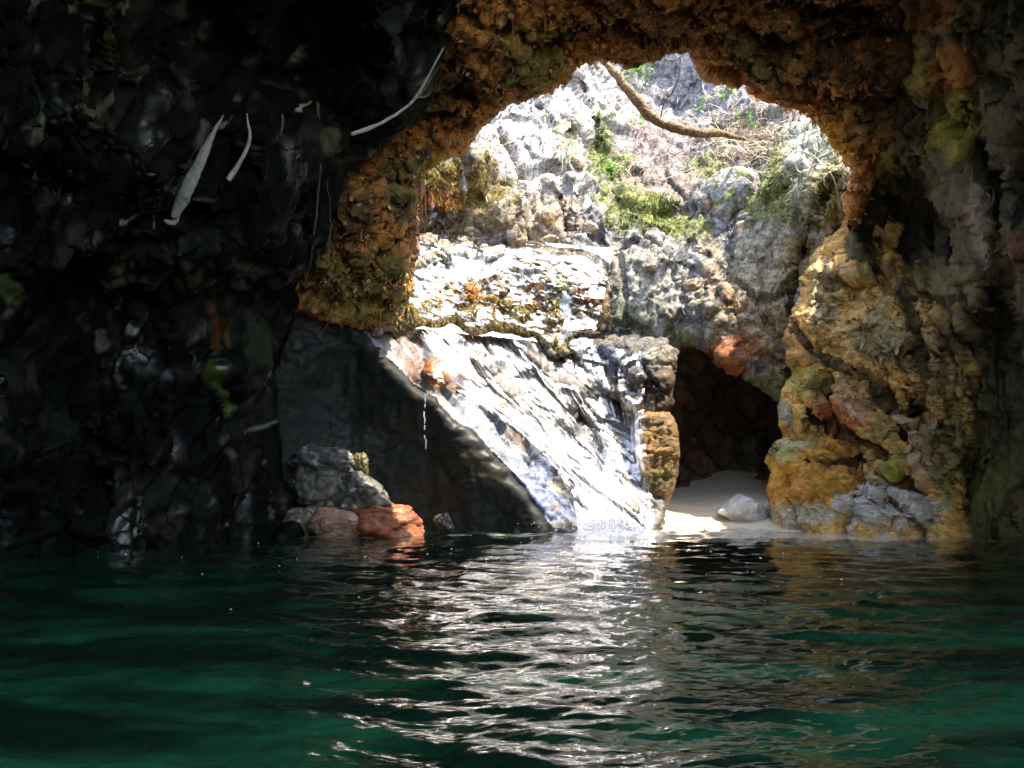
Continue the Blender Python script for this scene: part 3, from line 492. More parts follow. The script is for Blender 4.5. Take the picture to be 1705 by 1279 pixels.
# ------------------------------------------------------------------ sand
def sand():
    xs = np.linspace(0.6, 5.2, 150); ys = np.linspace(9.2, 15.5, 130); X, Y = np.meshgrid(xs, ys)
    Z = (Y - 10.55 + .25 * np.sin(X * 2.1) - .12 * np.clip(X - 2.9, 0, 3)) * .155
    Z = np.where(Z > 0, Z, Z * 2)
    Z += .03 * fbm(np.stack([X * 2, Y * 2, X * 0], -1), 4, 33)
    P = np.stack([X, Y, Z], -1).reshape(-1, 3); n = len(P); H, W = X.shape; idx = np.arange(n).reshape(H, W)
    a = np.stack([idx[:-1, :-1], idx[:-1, 1:], idx[1:, 1:], idx[1:, :-1]], -1).reshape(-1, 4)
    c = np.tile(np.array([.62, .55, .42]), (n, 1)); m = smooth(fbm(P * 2, 4, 3) * 2)[:, None]; c = c * (1 - m * .4) + np.array([.25, .22, .14]) * m * .4
    tag(mesh_obj('sand', P, a, M_sand, cols=c), 'pale sand bank sloping up into the grotto', 'sand', kind='structure')
sand()

# ------------------------------------------------------------------ water surface
def water_mat():
    m, N, L = nodes('green pool water')
    tc = N('TexCoord'); mp = N('Mapping'); L(tc.outputs['Object'], mp.inputs[0]); mp.inputs['Scale'].default_value = (1, 1.6, 1)
    n1 = N('TexNoise'); n1.inputs['Scale'].default_value = 5; n1.inputs['Detail'].default_value = 3; n1.inputs['Distortion'].default_value = .8
    n2 = N('TexNoise'); n2.inputs['Scale'].default_value = 16; n2.inputs['Detail'].default_value = 2
    for n in (n1, n2): L(mp.outputs[0], n.inputs['Vector'])
    ad = N('Math', operation='MULTIPLY_ADD'); L(n2.outputs[0], ad.inputs[0]); ad.inputs[1].default_value = .25; L(n1.outputs[0], ad.inputs[2])
    b = N('Bump'); b.inputs['Strength'].default_value = .35; b.inputs['Distance'].default_value = .02; L(ad.outputs[0], b.inputs['Height'])
    at_ = N('Attribute', attribute_name='Col')
    p = N('BsdfPrincipled'); L(at_.outputs[0], p.inputs['Base Color']); L(b.outputs[0], p.inputs['Normal']); p.inputs['Roughness'].default_value = .02
    p.inputs['IOR'].default_value = 1.33; p.inputs['Specular IOR Level'].default_value = .5
    o = N('OutputMaterial'); L(p.outputs[0], o.inputs[0]); return m
def water():
    rows = np.r_[np.linspace(-6, .7, 20)[:-1], 1 / np.linspace(1 / .7, 1 / 14.5, 900)]
    xa = np.linspace(-1, 1, 420); hw = np.clip(rows * .62 + 1.0, 6.5, 12)
    hw = np.where(rows > .7, np.clip(rows * .62 + .6, 1.0, 12), 1.0)
    X = xa[None] * hw[:, None]; Y = np.repeat(rows[:, None], len(xa), 1)
    sx, sy = .95, 10.0                                     # foot of the fall
    rr = np.hypot(X - sx, Y - sy)
    q = np.stack([X, Y, X * 0], -1)
    wx = X + .35 * fbm(q * .8, 3, 5); wy = Y + .35 * fbm(q * .8 + 9, 3, 6); r2 = np.hypot(wx - sx, wy - sy)
    amp = .35 + .65 * smooth((fbm(q * .6, 3, 8) + .5))
    Z = .010 * np.sin(r2 * 2 * math.pi / .55) * amp + .007 * np.sin((wx * .5 + wy) * 2 * math.pi / .27 + 1.3) * amp
    Z += .019 * fbm(q * np.array([1.0, 1.9, 1]), 3, 21) + .021 * fbm(q * np.array([2.8, 5.2, 1]), 3, 22) + .0065 * fbm(q * np.array([8, 14, 1]), 3, 23) * (1 + .8 * smooth((6 - Y) / 3))
    Z += .035 * np.exp(-(rr / .45) ** 2) * (1 + 2 * fbm(q * 8, 3, 30)) + .012 * np.exp(-(rr / 1.6) ** 2) * fbm(q * 5, 3, 31)
    Z *= smooth((Y - .3) / 1.2) * .9 + .1
    P = np.stack([X, Y, Z], -1).reshape(-1, 3); H, W = X.shape; idx = np.arange(H * W).reshape(H, W)
    a = np.stack([idx[:-1, :-1], idx[:-1, 1:], idx[1:, 1:], idx[1:, :-1]], -1).reshape(-1, 4)
    g = smooth(fbm(q * np.array([.8, 2.2, 1]), 5, 40, gain=.65) * 2.2 + .3)[..., None]
    c = np.array([.0015, .008, .005]) * (1 - g) + np.array([.003, .036, .017]) * g
    e = smooth((Y - 8.75 + .6 * fbm(q * np.array([1, 2.5, 1]), 4, 44) - .25 * np.clip(X - 3, 0, 3)) / .7)[..., None] * smooth((X - .75) / .4)[..., None] * smooth((4.6 - X) / .6)[..., None]
    c = c * (1 - e) + np.array([.50, .47, .38]) * e  # milky shallows, with their glare painted in as well
    f = smooth(1.7 - np.hypot((X - sx), (Y - sy) * .8) / .42 + fbm(q * 6, 4, 45, gain=.65) * 1.8)[..., None]; c = c * (1 - f) + np.array([.85, .87, .87]) * f
    for (fx, fy, rx, ry, st) in [(-1.45, 9.42, .62, .10, .8), (-.5, 9.75, .25, .06, .6), (.2, 9.9, .5, .12, .7), (2.2, 9.55, 1.3, .16, .9), (3.6, 9.2, .8, .12, .7)]:
        k = (smooth(1.2 - np.hypot((X - fx) / rx, (Y - fy) / ry) + fbm(q * np.array([4, 12, 1]), 4, 47, gain=.6) * 1.3) * st)[..., None]
        c = c * (1 - k) + np.array([.66, .65, .60]) * k
    tag(mesh_obj('water', P, a, water_mat(), cols=c.reshape(-1, 3)), 'rippled dark green pool filling the cave floor', 'water', kind='structure')
water()

# ------------------------------------------------------------------ waterfall
def fall_mat():
    m, N, L = nodes('white falling water')
    uv = N('UVMap'); mp = N('Mapping'); L(uv.outputs[0], mp.inputs[0]); mp.inputs['Scale'].default_value = (42, 2.6, 1)
    n1 = N('TexNoise'); n1.inputs['Scale'].default_value = 1; n1.inputs['Detail'].default_value = 6; n1.inputs['Roughness'].default_value = .62; n1.inputs['Distortion'].default_value = .35
    L(mp.outputs[0], n1.inputs['Vector'])
    at_ = N('Attribute', attribute_name='Col'); sp = N('SeparateColor'); L(at_.outputs[0], sp.inputs[0])
    ad = N('Math', operation='ADD'); L(n1.outputs[0], ad.inputs[0]); L(sp.outputs[0], ad.inputs[1])
    mr = N('MapRange'); mr.inputs[1].default_value = .88; mr.inputs[2].default_value = 1.35; L(ad.outputs[0], mr.inputs[0])
    p = N('BsdfPrincipled'); p.inputs['Base Color'].default_value = (.74, .76, .78, 1); p.inputs['Roughness'].default_value = .3
    b = N('Bump'); b.inputs['Strength'].default_value = .8; b.inputs['Distance'].default_value = .03; L(n1.outputs[0], b.inputs['Height']); L(b.outputs[0], p.inputs['Normal'])
    t = N('BsdfTransparent'); t.inputs[0].default_value = (.93, .95, .96, 1); gl = N('BsdfGlossy'); gl.inputs['Roughness'].default_value = .12; L(b.outputs[0], gl.inputs['Normal'])
    fr = N('Fresnel'); fr.inputs[0].default_value = 1.33; L(b.outputs[0], fr.inputs['Normal'])
    mg = N('MixShader'); L(fr.outputs[0], mg.inputs[0]); L(t.outputs[0], mg.inputs[1]); L(gl.outputs[0], mg.inputs[2])
    mx = N('MixShader'); L(mr.outputs[0], mx.inputs[0]); L(mg.outputs[0], mx.inputs[1]); L(p.outputs[0], mx.inputs[2])
    o = N('OutputMaterial'); L(mx.outputs[0], o.inputs[0]); return m
M_fall = fall_mat()
def blur(A, n):
    for _ in range(n):
        B = np.pad(A, 1, mode='edge'); A = (B[1:-1, 1:-1] * 2 + B[:-2, 1:-1] + B[2:, 1:-1] + B[1:-1, :-2] + B[1:-1, 2:]) / 6
    return A
def drape(names, fall, n=6):
    def f(PX, PY):
        D = np.full(PX.shape, 99.)
        for k in names:
            y = BODIES[k]['ay'](PX, PY); D = np.where(np.isnan(y), D, np.minimum(D, np.nan_to_num(y, nan=99.)))
        return blur(np.where(D > 90, fall(PX, PY), D), n)
    return f
def sheet(name, left, right, depthf, off, dens, parent, seed, amp=.035, nu=150, nv=220, uvs=(1, 1), bowed=.0, ragged=9, bot=9):
    l = resample(chaikin(left, 2, False), 1e9 if False else 4, False); r = resample(chaikin(right, 2, False), 4, False)
    v = np.linspace(0, 1, nv); li = np.stack([np.interp(v, np.linspace(0, 1, len(l)), l[:, k]) for k in (0, 1)], -1)
    ri = np.stack([np.interp(v, np.linspace(0, 1, len(r)), r[:, k]) for k in (0, 1)], -1)
    u = np.linspace(0, 1, nu); U, Vv = np.meshgrid(u, v)
    PX = li[:, None, 0] * (1 - U) + ri[:, None, 0] * U; PY = li[:, None, 1] * (1 - U) + ri[:, None, 1] * U
    lw = np.stack([U * 7 * uvs[0], Vv * 4 * uvs[1], U * 0 + seed], -1)
    w1 = fbm(lw, 3, seed + 3); UU = U * uvs[0] + .05 * w1; VV = Vv * uvs[1] + .06 * fbm(lw * 1.7 + 5, 3, seed + 9)
    st = .55 * fbm(np.stack([UU * 22, VV * 1.6, U * 0 + seed], -1), 4, seed, gain=.6) + .45 * fbm(np.stack([UU * 60, VV * 2.4, U * 0 + seed], -1), 3, seed + 20) + .25 * fbm(np.stack([UU * 7, VV * 5, U * 0], -1), 4, seed + 31)
    D = depthf(PX, PY) - off - amp * st * 2 - bowed * 4 * U * (1 - U)
    P = at(PX, PY, D).reshape(-1, 3)
    idx = np.arange(nu * nv).reshape(nv, nu)
    a = np.stack([idx[:-1, :-1], idx[:-1, 1:], idx[1:, 1:], idx[1:, :-1]], -1).reshape(-1, 4)
    rag = fbm(np.stack([PX / 30, PY / 30, U * 0 + seed], -1), 4, seed + 80, gain=.65); edge = np.clip(np.minimum(np.minimum(U, 1 - U) * ragged, np.minimum(Vv, (1 - Vv) * bot) * 7) + rag * 1.3 - .25, -1.2, 1); d = .36 + .6 * st + .35 * fbm(np.stack([PX / 45, PY / 45, U * 0 + seed], -1), 4, seed + 60, gain=.6) + (edge - 1) * .42
    for (x, y, rx, ry, s, *an) in dens:
        an = math.radians(an[0]) if an else 0; dx, dy = PX - x, PY - y
        d = d + s * np.exp(-1.3 * (((dx * math.cos(an) + dy * math.sin(an)) / rx) ** 2 + ((-dx * math.sin(an) + dy * math.cos(an)) / ry) ** 2))
    c = np.repeat(np.clip(d, -.5, 1).reshape(-1, 1), 3, 1)
    return mesh_obj(name, P, a, M_fall, parent, cols=c, uv=np.stack([UU.ravel(), VV.ravel()], -1))
wf = bpy.data.objects.new('waterfall', None); COL.objects.link(wf); wf.location = at(1010, 888, 10.15).tolist()
tag(wf, 'white waterfall sliding down the slab into the pool', 'waterfall')
slabD = BODIES['sloping_slab']['rbf']; ledD = BODIES['rock_ledge']['rbf']
LOW = drape(['sloping_slab', 'leaning_boulder', 'rock_block'], slabD, 8); UPP = drape(['rock_ledge'], ledD, 5)
sheet('lower_cascade', [(636, 540), (676, 588), (715, 628), (762, 652), (806, 678), (868, 722), (918, 770), (948, 815), (962, 860), (962, 898)], [(980, 552), (1000, 600), (1016, 650), (1032, 700), (1050, 745), (1064, 785), (1076, 820), (1084, 850), (1088, 875), (1088, 898)], LOW, .05,
      [(735, 628, 34, 24, -.7), (690, 600, 16, 34, -.45), (800, 585, 110, 30, .12), (840, 700, 100, 20, .15, 42), (930, 765, 80, 34, .4, 48), (1000, 830, 50, 60, .45, 60), (760, 580, 90, 20, .4), (850, 690, 80, 22, .3, 35), (900, 600, 60, 20, .15), (860, 650, 90, 10, -.25, 15), (960, 705, 60, 12, -.4, 45), (850, 590, 26, 18, -.25), (800, 715, 60, 7, -.25, 42),
       (940, 800, 60, 8, -.3, 60), (760, 600, 20, 20, -.2), (930, 630, 30, 12, -.3, 40), (1000, 740, 50, 12, -.35, 50), (1000, 620, 20, 50, -.2, -20), (1024, 840, 8, 50, -.3, -15)], wf, 3, nu=220, nv=300, uvs=(1.5, 1.6), ragged=9, amp=.02)
sheet('upper_cascade', [(660, 385), (664, 440), (672, 545)], [(1022, 412), (1008, 480), (985, 580)], UPP, .03,
      [(800, 445, 110, 24, .28), (740, 508, 70, 18, -.6), (885, 505, 24, 30, -.6), (800, 534, 210, 20, -1.6), (760, 515, 110, 10, -.6), (700, 545, 60, 26, -1.0), (940, 470, 20, 20, -.3), (975, 500, 26, 40, -.3), (945, 535, 12, 60, 1.3), (710, 440, 20, 34, .1), (735, 440, 10, 14, -.4), (1000, 530, 24, 60, -.7)], wf, 5, nu=200, nv=140, uvs=(1.4, .7), ragged=11, amp=.02, bot=5)
sheet('side_strand', [(1026, 580), (1030, 640), (1038, 700), (1046, 760), (1058, 820), (1062, 890)], [(1066, 585), (1074, 640), (1072, 700), (1076, 760), (1086, 820), (1092, 890)], LOW, .035,
      [(1052, 650, 14, 50, .3), (1062, 750, 12, 50, .25), (1070, 850, 14, 40, .25)], wf, 7, nu=50, nv=200, uvs=(.25, 1.6), ragged=5, amp=.015)

# ------------------------------------------------------------------ loose rocks
def ico(n):
    import bmesh
    bm = bmesh.new(); bmesh.ops.create_icosphere(bm, subdivisions=n, radius=1.0)
    V = np.array([v.co[:] for v in bm.verts]); F = np.array([[v.index for v in f.verts] for f in bm.faces]); bm.free(); return V, F
ICO = {n: ico(n) for n in (3, 4, 5)}
def rock(name, pos, size, seed, mat, base, label, spots=(), ang=0, planes=14, sub=5, group=None, flat=.5, noise=.06, cat='boulder', tilt=0):
    V, F = ICO[sub]; rs = np.random.RandomState(seed)
    n = rs.normal(size=(planes, 3)); n /= np.linalg.norm(n, axis=1)[:, None]; dd = rs.uniform(.62, 1.0, planes)
    k = V @ n.T; r = np.where(k > .05, dd / np.maximum(k, .05), 9).min(1); r = np.minimum(r, 1.08)
    r = 1 - flat + r * flat
    P = V * r[:, None]
    _q = V * 1.9 + seed * 1.7; _1, _2, _c = cell(_q + .3 * np.stack([pn(_q, 1), pn(_q, 2), pn(_q, 3)], -1), seed)
    P = P * (1 + noise * 1.6 * ((_c - .5) * smooth((_2 - _1) * 6) - .6 * (1 - smooth((_2 - _1) * 9))))[:, None]
    P = P * (1 + noise * 1.5 * fbm(V * 2 + seed, 4, seed)[:, None] + noise * .7 * fbm(V * 7 + seed, 3, seed, True)[:, None])
    P = (P * np.array(size)) @ (rot('z', ang) @ rot('y', tilt)).T + np.array(pos)
    c = np.tile(np.array(base, float), (len(P), 1)); w = fbm(V * 2.2 + seed * 3, 4, seed + 5, gain=.6)
    for (thr, col, st) in spots:
        m = (smooth((w - thr) * 6) * st)[:, None]; c = c * (1 - m) + np.array(col) * m; w = fbm(V * 3.1 + seed + thr * 50, 4, seed + 9, gain=.6)
    o = mesh_obj(name, P, F, mat, cols=c)
    return tag(o, label, cat, group)
def rp(px, py, Y, wpx, hpx, dm): return at(px, py, Y), (wpx / 2 * Y / FPX, dm / 2, hpx / 2 * Y / FPX)
G1 = 'rocks piled at the waterline under the black undercut'
for i, (px, py, Y, wp, hp, dm, col, sp, lab, ang) in enumerate([
    (636, 878, 9.85, 150, 84, 1.0, (.30, .095, .04), [(.1, (.40, .22, .14), .8)], 'flat rust orange rock at the waterline, rightmost of its pile', 10),
    (563, 872, 9.7, 110, 56, .7, (.40, .24, .17), [(.1, (.3, .15, .08), .7)], 'low pinkish brown rock just left of the rust orange rock', 30),
    (604, 832, 10.0, 120, 84, .8, (.055, .055, .04), [(.2, (.6, .58, .55), .9)], 'grey green rock with a white quartz patch resting behind the orange rock', 50),
    (535, 812, 10.0, 84, 80, .6, (.06, .06, .05), [(.1, (.2, .18, .12), .8)], 'dark angular rock left of the quartz patched rock', 80),
    (600, 782, 10.15, 34, 54, .4, (.10, .09, .03), [(.1, (.1, .1, .05), .8)], 'small upright olive yellow rock on top of the quartz patched rock', 20),
    (548, 772, 10.15, 124, 60, .7, (.07, .07, .07), [(.12, (.34, .33, .33), .9)], 'dark slab with glints painted pale, topmost of the waterline pile', 120),  # pale spots are painted glints
    (500, 868, 9.75, 70, 60, .5, (.09, .07, .05), [(.1, (.4, .35, .28), .8)], 'small dark brown rock at the left end of the waterline pile', 60),
    (740, 872, 9.75, 36, 34, .4, (.04, .04, .04), [(.15, (.3, .3, .3), .9)], 'small black rock wetted by the drip beneath the undercut', 10)]):
    p, sz = rp(px, py, Y, wp, hp, dm)
    rock('waterline_rock', p, sz, 20 + i, M_tan if i in (0, 1) else M_slab, col, lab, sp, ang, planes=11, group=G1, flat=1.0, noise=.09)
p, sz = rp(1234, 842, 11.4, 84, 52, .6); p[2] -= .05
rock('pale_rock', p, sz, 41, M_slab, (.56, .56, .57), 'pale grey pointed rock lying on the sand at the grotto mouth', [(.2, (.4, .4, .4), .5)], 20, planes=9, flat=.8, cat='rock')
def on(bodyn, px, py, lift=0.):
    P, n = BODIES[bodyn]['surf'](px, py)
    if P is None: return None, None
    return P + n * lift, n
p, sz = rp(1212, 322, 12.6, 104, 118, .8)
P, n = on('gorge_wall', 1212, 322); p = P + np.array([0, -.12, 0]) if P is not None else p
rock('mossy_boulder', p, (.40, .38, .44), 43, M_gorge, (.44, .45, .46), 'rounded grey boulder ringed with bright moss, wedged high in the gorge', [(.02, LIME, .95), (.25, OCHRE, .8)], 0, planes=7, flat=.6, tilt=20)
G2 = 'rounded cobbles stuck in the gorge wall'
cob = [(862, 404, 17, 12, 'first cobble from the left in the row above the upper cascade'), (910, 403, 25, 11, 'widest cobble in the row above the upper cascade'), (956, 411, 13, 13, 'smallest cobble at the right end of the row above the upper cascade'),
       (871, 372, 13, 18, 'tan cobble directly above the left end of the cobble row'), (906, 368, 16, 22, 'upright tan cobble in the middle of the cobble cluster'), (893, 345, 14, 17, 'cobble at the top of the cobble cluster'),
       (915, 310, 14, 26, 'long olive cobble leaning above the cobble cluster'), (935, 345, 15, 22, 'brown cobble right of the cobble cluster'), (960, 275, 11, 20, 'small brown cobble high above the cobble cluster'),
       (985, 380, 16, 16, 'grey cobble right of the row above the upper cascade'), (948, 208, 12, 18, 'dark tan cobble highest in the white part of the gorge wall'), (1080, 452, 15, 13, 'rust tinted cobble in the speckled grey wall left of the grotto roof'), (1152, 470, 18, 14, 'pinkish cobble in the speckled wall above the grotto'), (1168, 420, 16, 12, 'pale cobble in the speckled wall below the mossy boulder')]
for i, (px, py, a, b, lab) in enumerate(cob):
    P, n = on('gorge_wall', px, py)
    if P is None: continue
    col = [(.26, .17, .08), (.30, .22, .12), (.26, .24, .2), (.2, .12, .06)][i % 4]
    rock('wall_cobble', P + np.array([0, .05, 0]), (a * .9 * P[1] / FPX, .12, b * .9 * P[1] / FPX), 60 + i, M_slab, col, lab, [(.15, (.5, .45, .38), .6)], 0, planes=10, sub=4, flat=.75, noise=.1, group=G2, tilt=random.uniform(-25, 25), cat='cobble')

# ------------------------------------------------------------------ tubes: branch, roots, twigs
class TB:
    def __init__(s): s.V = []; s.F = []; s.C = []; s.n = 0
    def tube(s, pts, rad, sides=5, col=None):
        p = np.array(pts, float); k = len(p); r = np.array(rad, float) * np.ones(k)
        t = np.gradient(p, axis=0); t /= np.linalg.norm(t, axis=1)[:, None] + 1e-9
        a = np.cross(t, [0.31, .11, .94]); a /= np.linalg.norm(a, axis=1)[:, None] + 1e-9; b = np.cross(t, a)
        th = np.arange(sides) * 2 * math.pi / sides
        R = p[:, None] + r[:, None, None] * (np.cos(th)[None, :, None] * a[:, None] + np.sin(th)[None, :, None] * b[:, None])
        s.V.append(R.reshape(-1, 3)); i = np.arange(k * sides).reshape(k, sides) + s.n; j = np.roll(i, -1, 1)
        s.F.append(np.stack([i[:-1], j[:-1], j[1:], i[1:]], -1).reshape(-1, 4)); s.n += k * sides
        if col is not None: s.C.append(np.tile(np.array(col, float), (k * sides, 1)))
    def quad(s, P, col=None):
        s.V.append(np.array(P)); s.F.append(np.array([[s.n, s.n + 1, s.n + 2, s.n + 3]])); s.n += 4
        if col is not None: s.C.append(np.tile(np.array(col, float), (4, 1)))
    def build(s, name, mat, parent=None):
        return mesh_obj(name, np.vstack(s.V), np.vstack(s.F), mat, parent, cols=np.vstack(s.C) if s.C else None)
M_wood = simple_mat('peeled wood', (.13, .075, .028), .65, 26, .75, 1, .03)
M_pale = simple_mat('bleached wood', (.28, .26, .22), .5, 30, .3)
M_root = simple_mat('grey brown root', (.07, .06, .035), .5, 30, .6)
M_rosy = simple_mat('reddish root', (.36, .17, .09), .6, 30, .6)
def vcol_mat(name, rough=.6, trans=0.):
    m, N, L = nodes(name); a = N('Attribute', attribute_name='Col'); p = N('BsdfPrincipled'); L(a.outputs[0], p.inputs['Base Color']); p.inputs['Roughness'].default_value = rough
    o = N('OutputMaterial')
    if trans:
        t = N('BsdfTranslucent'); L(a.outputs[0], t.inputs[0]); x = N('MixShader'); x.inputs[0].default_value = trans; L(p.outputs[0], x.inputs[1]); L(t.outputs[0], x.inputs[2]); L(x.outputs[0], o.inputs[0])
    else: L(p.outputs[0], o.inputs[0])
    return m
M_strand = vcol_mat('fine fibres', .65); M_leaf = vcol_mat('leaves', .45, .35)
def poly3(pts, n=2): return chaikin(np.array([list(at(*q)) for q in pts]), n, False)
def onwall(pts, bodyn='cave_wall_left', lift=.05):
    q = resample(chaikin(np.array([p[:2] for p in pts], float), 1, False), 14, False)
    y = BODIES[bodyn]['ay'](q[:, 0], q[:, 1]); y = np.where(np.isnan(y), np.nanmean(y), y)
    y = np.minimum(np.convolve(np.pad(y, 2, mode='edge'), np.ones(5) / 5, 'valid'), y + .02)
    return [(a, b, c - lift) for (a, b), c in zip(q, y)]
def knobbly(p, amp, seed, f=6): return p + amp * np.stack([fbm(p * f + seed, 3, 1), fbm(p * f + seed, 3, 2), fbm(p * f + seed, 3, 3)], -1)
t = TB(); p = resample(poly3([(985, 80, 12.2), (1025, 122, 12.0), (1052, 158, 11.9), (1080, 192, 11.9), (1110, 210, 11.9), (1150, 220, 12.0), (1215, 224, 12.5), (1238, 232, 12.8)]), .05, False)
t.tube(knobbly(p, .03, 3), np.interp(np.linspace(0, 1, len(p)), [0, .4, .75, 1], [.045, .066, .058, .02]) * (1 + .45 * fbm(p * 6, 4, 4)), 14)
br = t.build('fallen_branch', M_wood); tag(br, 'thick curved tan branch hanging across the top of the opening', 'branch')
t = TB(); t.tube(knobbly(resample(poly3([(1133, 95, 11.7), (1132, 125, 11.7), (1122, 150, 11.7), (1104, 170, 11.75), (1100, 195, 11.8)]), .05, False), .02, 2), .010, 5)
tag(t.build('thin_twig', M_root), 'thin dark twig dangling from the top of the opening above the branch', 'twig')
def root(pts, r0, r1, mat, label, name='hanging_root', group=None, seed=0, amp=.03, cat='root', wall=False):
    t = TB(); p = resample(poly3(onwall(pts) if wall else pts), .04, False); t.tube(knobbly(p, amp, seed), np.linspace(r0, r1, len(p)) * (1 + .4 * fbm(p * 7, 2, 4)), 7)
    return tag(t.build(name, mat), label, cat, group)
root([(585, 224, 7.9), (625, 210, 8.0), (662, 190, 8.1), (690, 168, 8.1), (712, 130, 8.0), (738, 80, 7.9)], .017, .008, M_pale, 'bleached white stick sticking out from the dark left wall', 'dead_stick', cat='stick', amp=.01)
G3 = 'long thin roots hanging in front of the left wall'
root([(470, 190, 7.4), (468, 250, 7.5), (485, 320, 7.6), (503, 380, 7.7), (505, 415, 7.7)], .010, .006, M_root, 'thin root slanting down from a rounded dark rib on the left wall', group=G3, seed=1, wall=True)
root([(528, 170, 7.6), (533, 260, 7.7), (530, 340, 7.8), (520, 415, 7.8), (508, 470, 7.9)], .014, .005, M_root, 'long vertical root beside the pale brown knob on the left wall', group=G3, seed=2, wall=True)
root([(545, 300, 7.9), (552, 380, 8.0), (545, 440, 8.0)], .006, .004, M_root, 'thinnest of the hanging roots, nearest to the brown arch', group=G3, seed=3, wall=True)
root([(412, 190, 6.3), (417, 225, 6.3), (410, 250, 6.35), (396, 278, 6.4), (380, 300, 6.5)], .006, .024, M_pale, 'short pale root with a bright thick tip on the left wall', group=G3, seed=4, wall=True)
for i, (x, y0, y1) in enumerate([(684, 300, 402), (692, 310, 412), (699, 296, 398), (707, 318, 405), (676, 330, 420)]):
    root([(x, y0, 9.9), (x + 3, (y0 + y1) / 2, 9.95), (x - 2, y1, 10.1)], .010, .005, M_rosy, ['reddish root hanging on the left jamb, longest of its fringe', 'reddish root close beside the upper cascade corner', 'reddish root touching the yellow moss patch', 'rightmost reddish root of the jamb fringe', 'leftmost reddish root of the jamb fringe'][i], group='fringe of reddish roots on the left jamb', seed=10 + i)
def wroot(bodyn, pts, lift, r0, r1, mat, label, group, seed):
    q = resample(chaikin(np.array(pts, float), 2, False), 12, False); P = []
    for x, y in q:
        a, n = on(bodyn, x, y, lift)
        if a is not None: P.append(a)
    P = np.array(P); P[:, 1] = np.convolve(np.pad(P[:, 1], 3, mode='edge'), np.ones(7) / 7, 'valid') - lift
    t = TB(); t.tube(knobbly(P, .02, seed), np.linspace(r0, r1, len(P)), 7); return tag(t.build('wall_root', mat), label, 'root', group)
G4 = 'roots creeping down the shaded right wall'
wroot('cave_wall_right', [(1612, 330), (1618, 370), (1640, 410), (1650, 440), (1638, 470), (1632, 530)], .07, .03, .022, M_rosy, 'thick pinkish root bending down the right wall', G4, 1)
wroot('cave_wall_right', [(1640, 250), (1642, 300), (1645, 360), (1652, 430)], .06, .018, .014, M_root, 'upright pale root joining the thick pinkish root', G4, 2)
wroot('cave_wall_right', [(1668, 340), (1660, 400), (1652, 460), (1640, 500), (1600, 560), (1570, 585)], .06, .016, .010, M_root, 'slender root crossing leftwards below the thick pinkish root', G4, 3)
wroot('cave_wall_right', [(1700, 370), (1685, 400), (1680, 440), (1690, 470)], .06, .02, .012, M_rosy, 'short red root at the far right of the wall', G4, 4)

# wet-edge highlights on the left wall, shaped as fins and coloured pale
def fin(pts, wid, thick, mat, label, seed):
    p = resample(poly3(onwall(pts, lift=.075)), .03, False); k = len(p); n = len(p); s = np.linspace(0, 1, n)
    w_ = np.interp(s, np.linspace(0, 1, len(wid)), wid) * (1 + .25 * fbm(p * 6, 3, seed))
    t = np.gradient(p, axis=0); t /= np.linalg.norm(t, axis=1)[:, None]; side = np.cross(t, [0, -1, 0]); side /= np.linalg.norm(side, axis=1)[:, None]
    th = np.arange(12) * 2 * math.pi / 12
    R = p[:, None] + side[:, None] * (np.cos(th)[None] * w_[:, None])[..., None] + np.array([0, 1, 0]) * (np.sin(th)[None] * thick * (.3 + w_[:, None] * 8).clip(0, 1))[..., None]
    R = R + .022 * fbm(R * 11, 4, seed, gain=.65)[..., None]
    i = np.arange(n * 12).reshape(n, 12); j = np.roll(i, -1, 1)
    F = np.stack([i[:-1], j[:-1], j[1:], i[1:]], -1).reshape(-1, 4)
    o = mesh_obj('highlight_fin', R.reshape(-1, 3), F, mat, cols=np.tile(np.array([.20, .195, .175]), (n * 12, 1))); return tag(o, label, 'rock fin', 'fins with painted pale highlights on the left wall')
fin([(372, 192, 6.3), (352, 225, 6.35), (338, 260, 6.35), (318, 300, 6.4), (300, 340, 6.45), (290, 362, 6.5)], [.006, .018, .04, .05, .062, .03], .03, M_slab, 'largest leaf shaped fin on the left wall, a highlight painted pale', 5)
fin([(300, 352, 6.55), (285, 380, 6.6), (276, 366, 6.6)], [.01, .03, .01], .03, M_slab, 'small dull grey fin, a painted highlight, tucked under the largest fin', 6)

# ------------------------------------------------------------------ fine growth
def growth(name, bodyn, areas, label, cat, cols, length, rad, down=.6, out=.35, seed=0, curl=.5, sides=3, npt=4):
    rs = np.random.RandomState(seed); t = TB()
    for (x, y, rx, ry, n) in areas:
        for _ in range(n):
            a = rs.uniform(0, 2 * math.pi); q = math.sqrt(rs.uniform()); px = x + rx * q * math.cos(a); py = y + ry * q * math.sin(a)
            P, nn = on(bodyn, px, py, -.004)
            if P is None or nn[1] > .2: continue
            L = length * rs.uniform(.4, 1.3); d = nn * out * rs.uniform(.4, 1.5) + np.array([0, 0, -down]) + rs.normal(size=3) * curl; d /= np.linalg.norm(d)
            pts = [P]; v = d.copy()
            for k in range(npt - 1):
                v = v + rs.normal(size=3) * curl * .5 + np.array([0, -.05, -.25 * down]); v /= np.linalg.norm(v); pts.append(pts[-1] + v * L / (npt - 1))
            c = np.array(cols[rs.randint(len(cols))]) * rs.uniform(.6, 1.4)
            t.tube(pts, np.linspace(rad, rad * .4, npt) * rs.uniform(.6, 1.4), sides, c)
    return tag(t.build(name, M_strand), label, cat, kind='stuff')
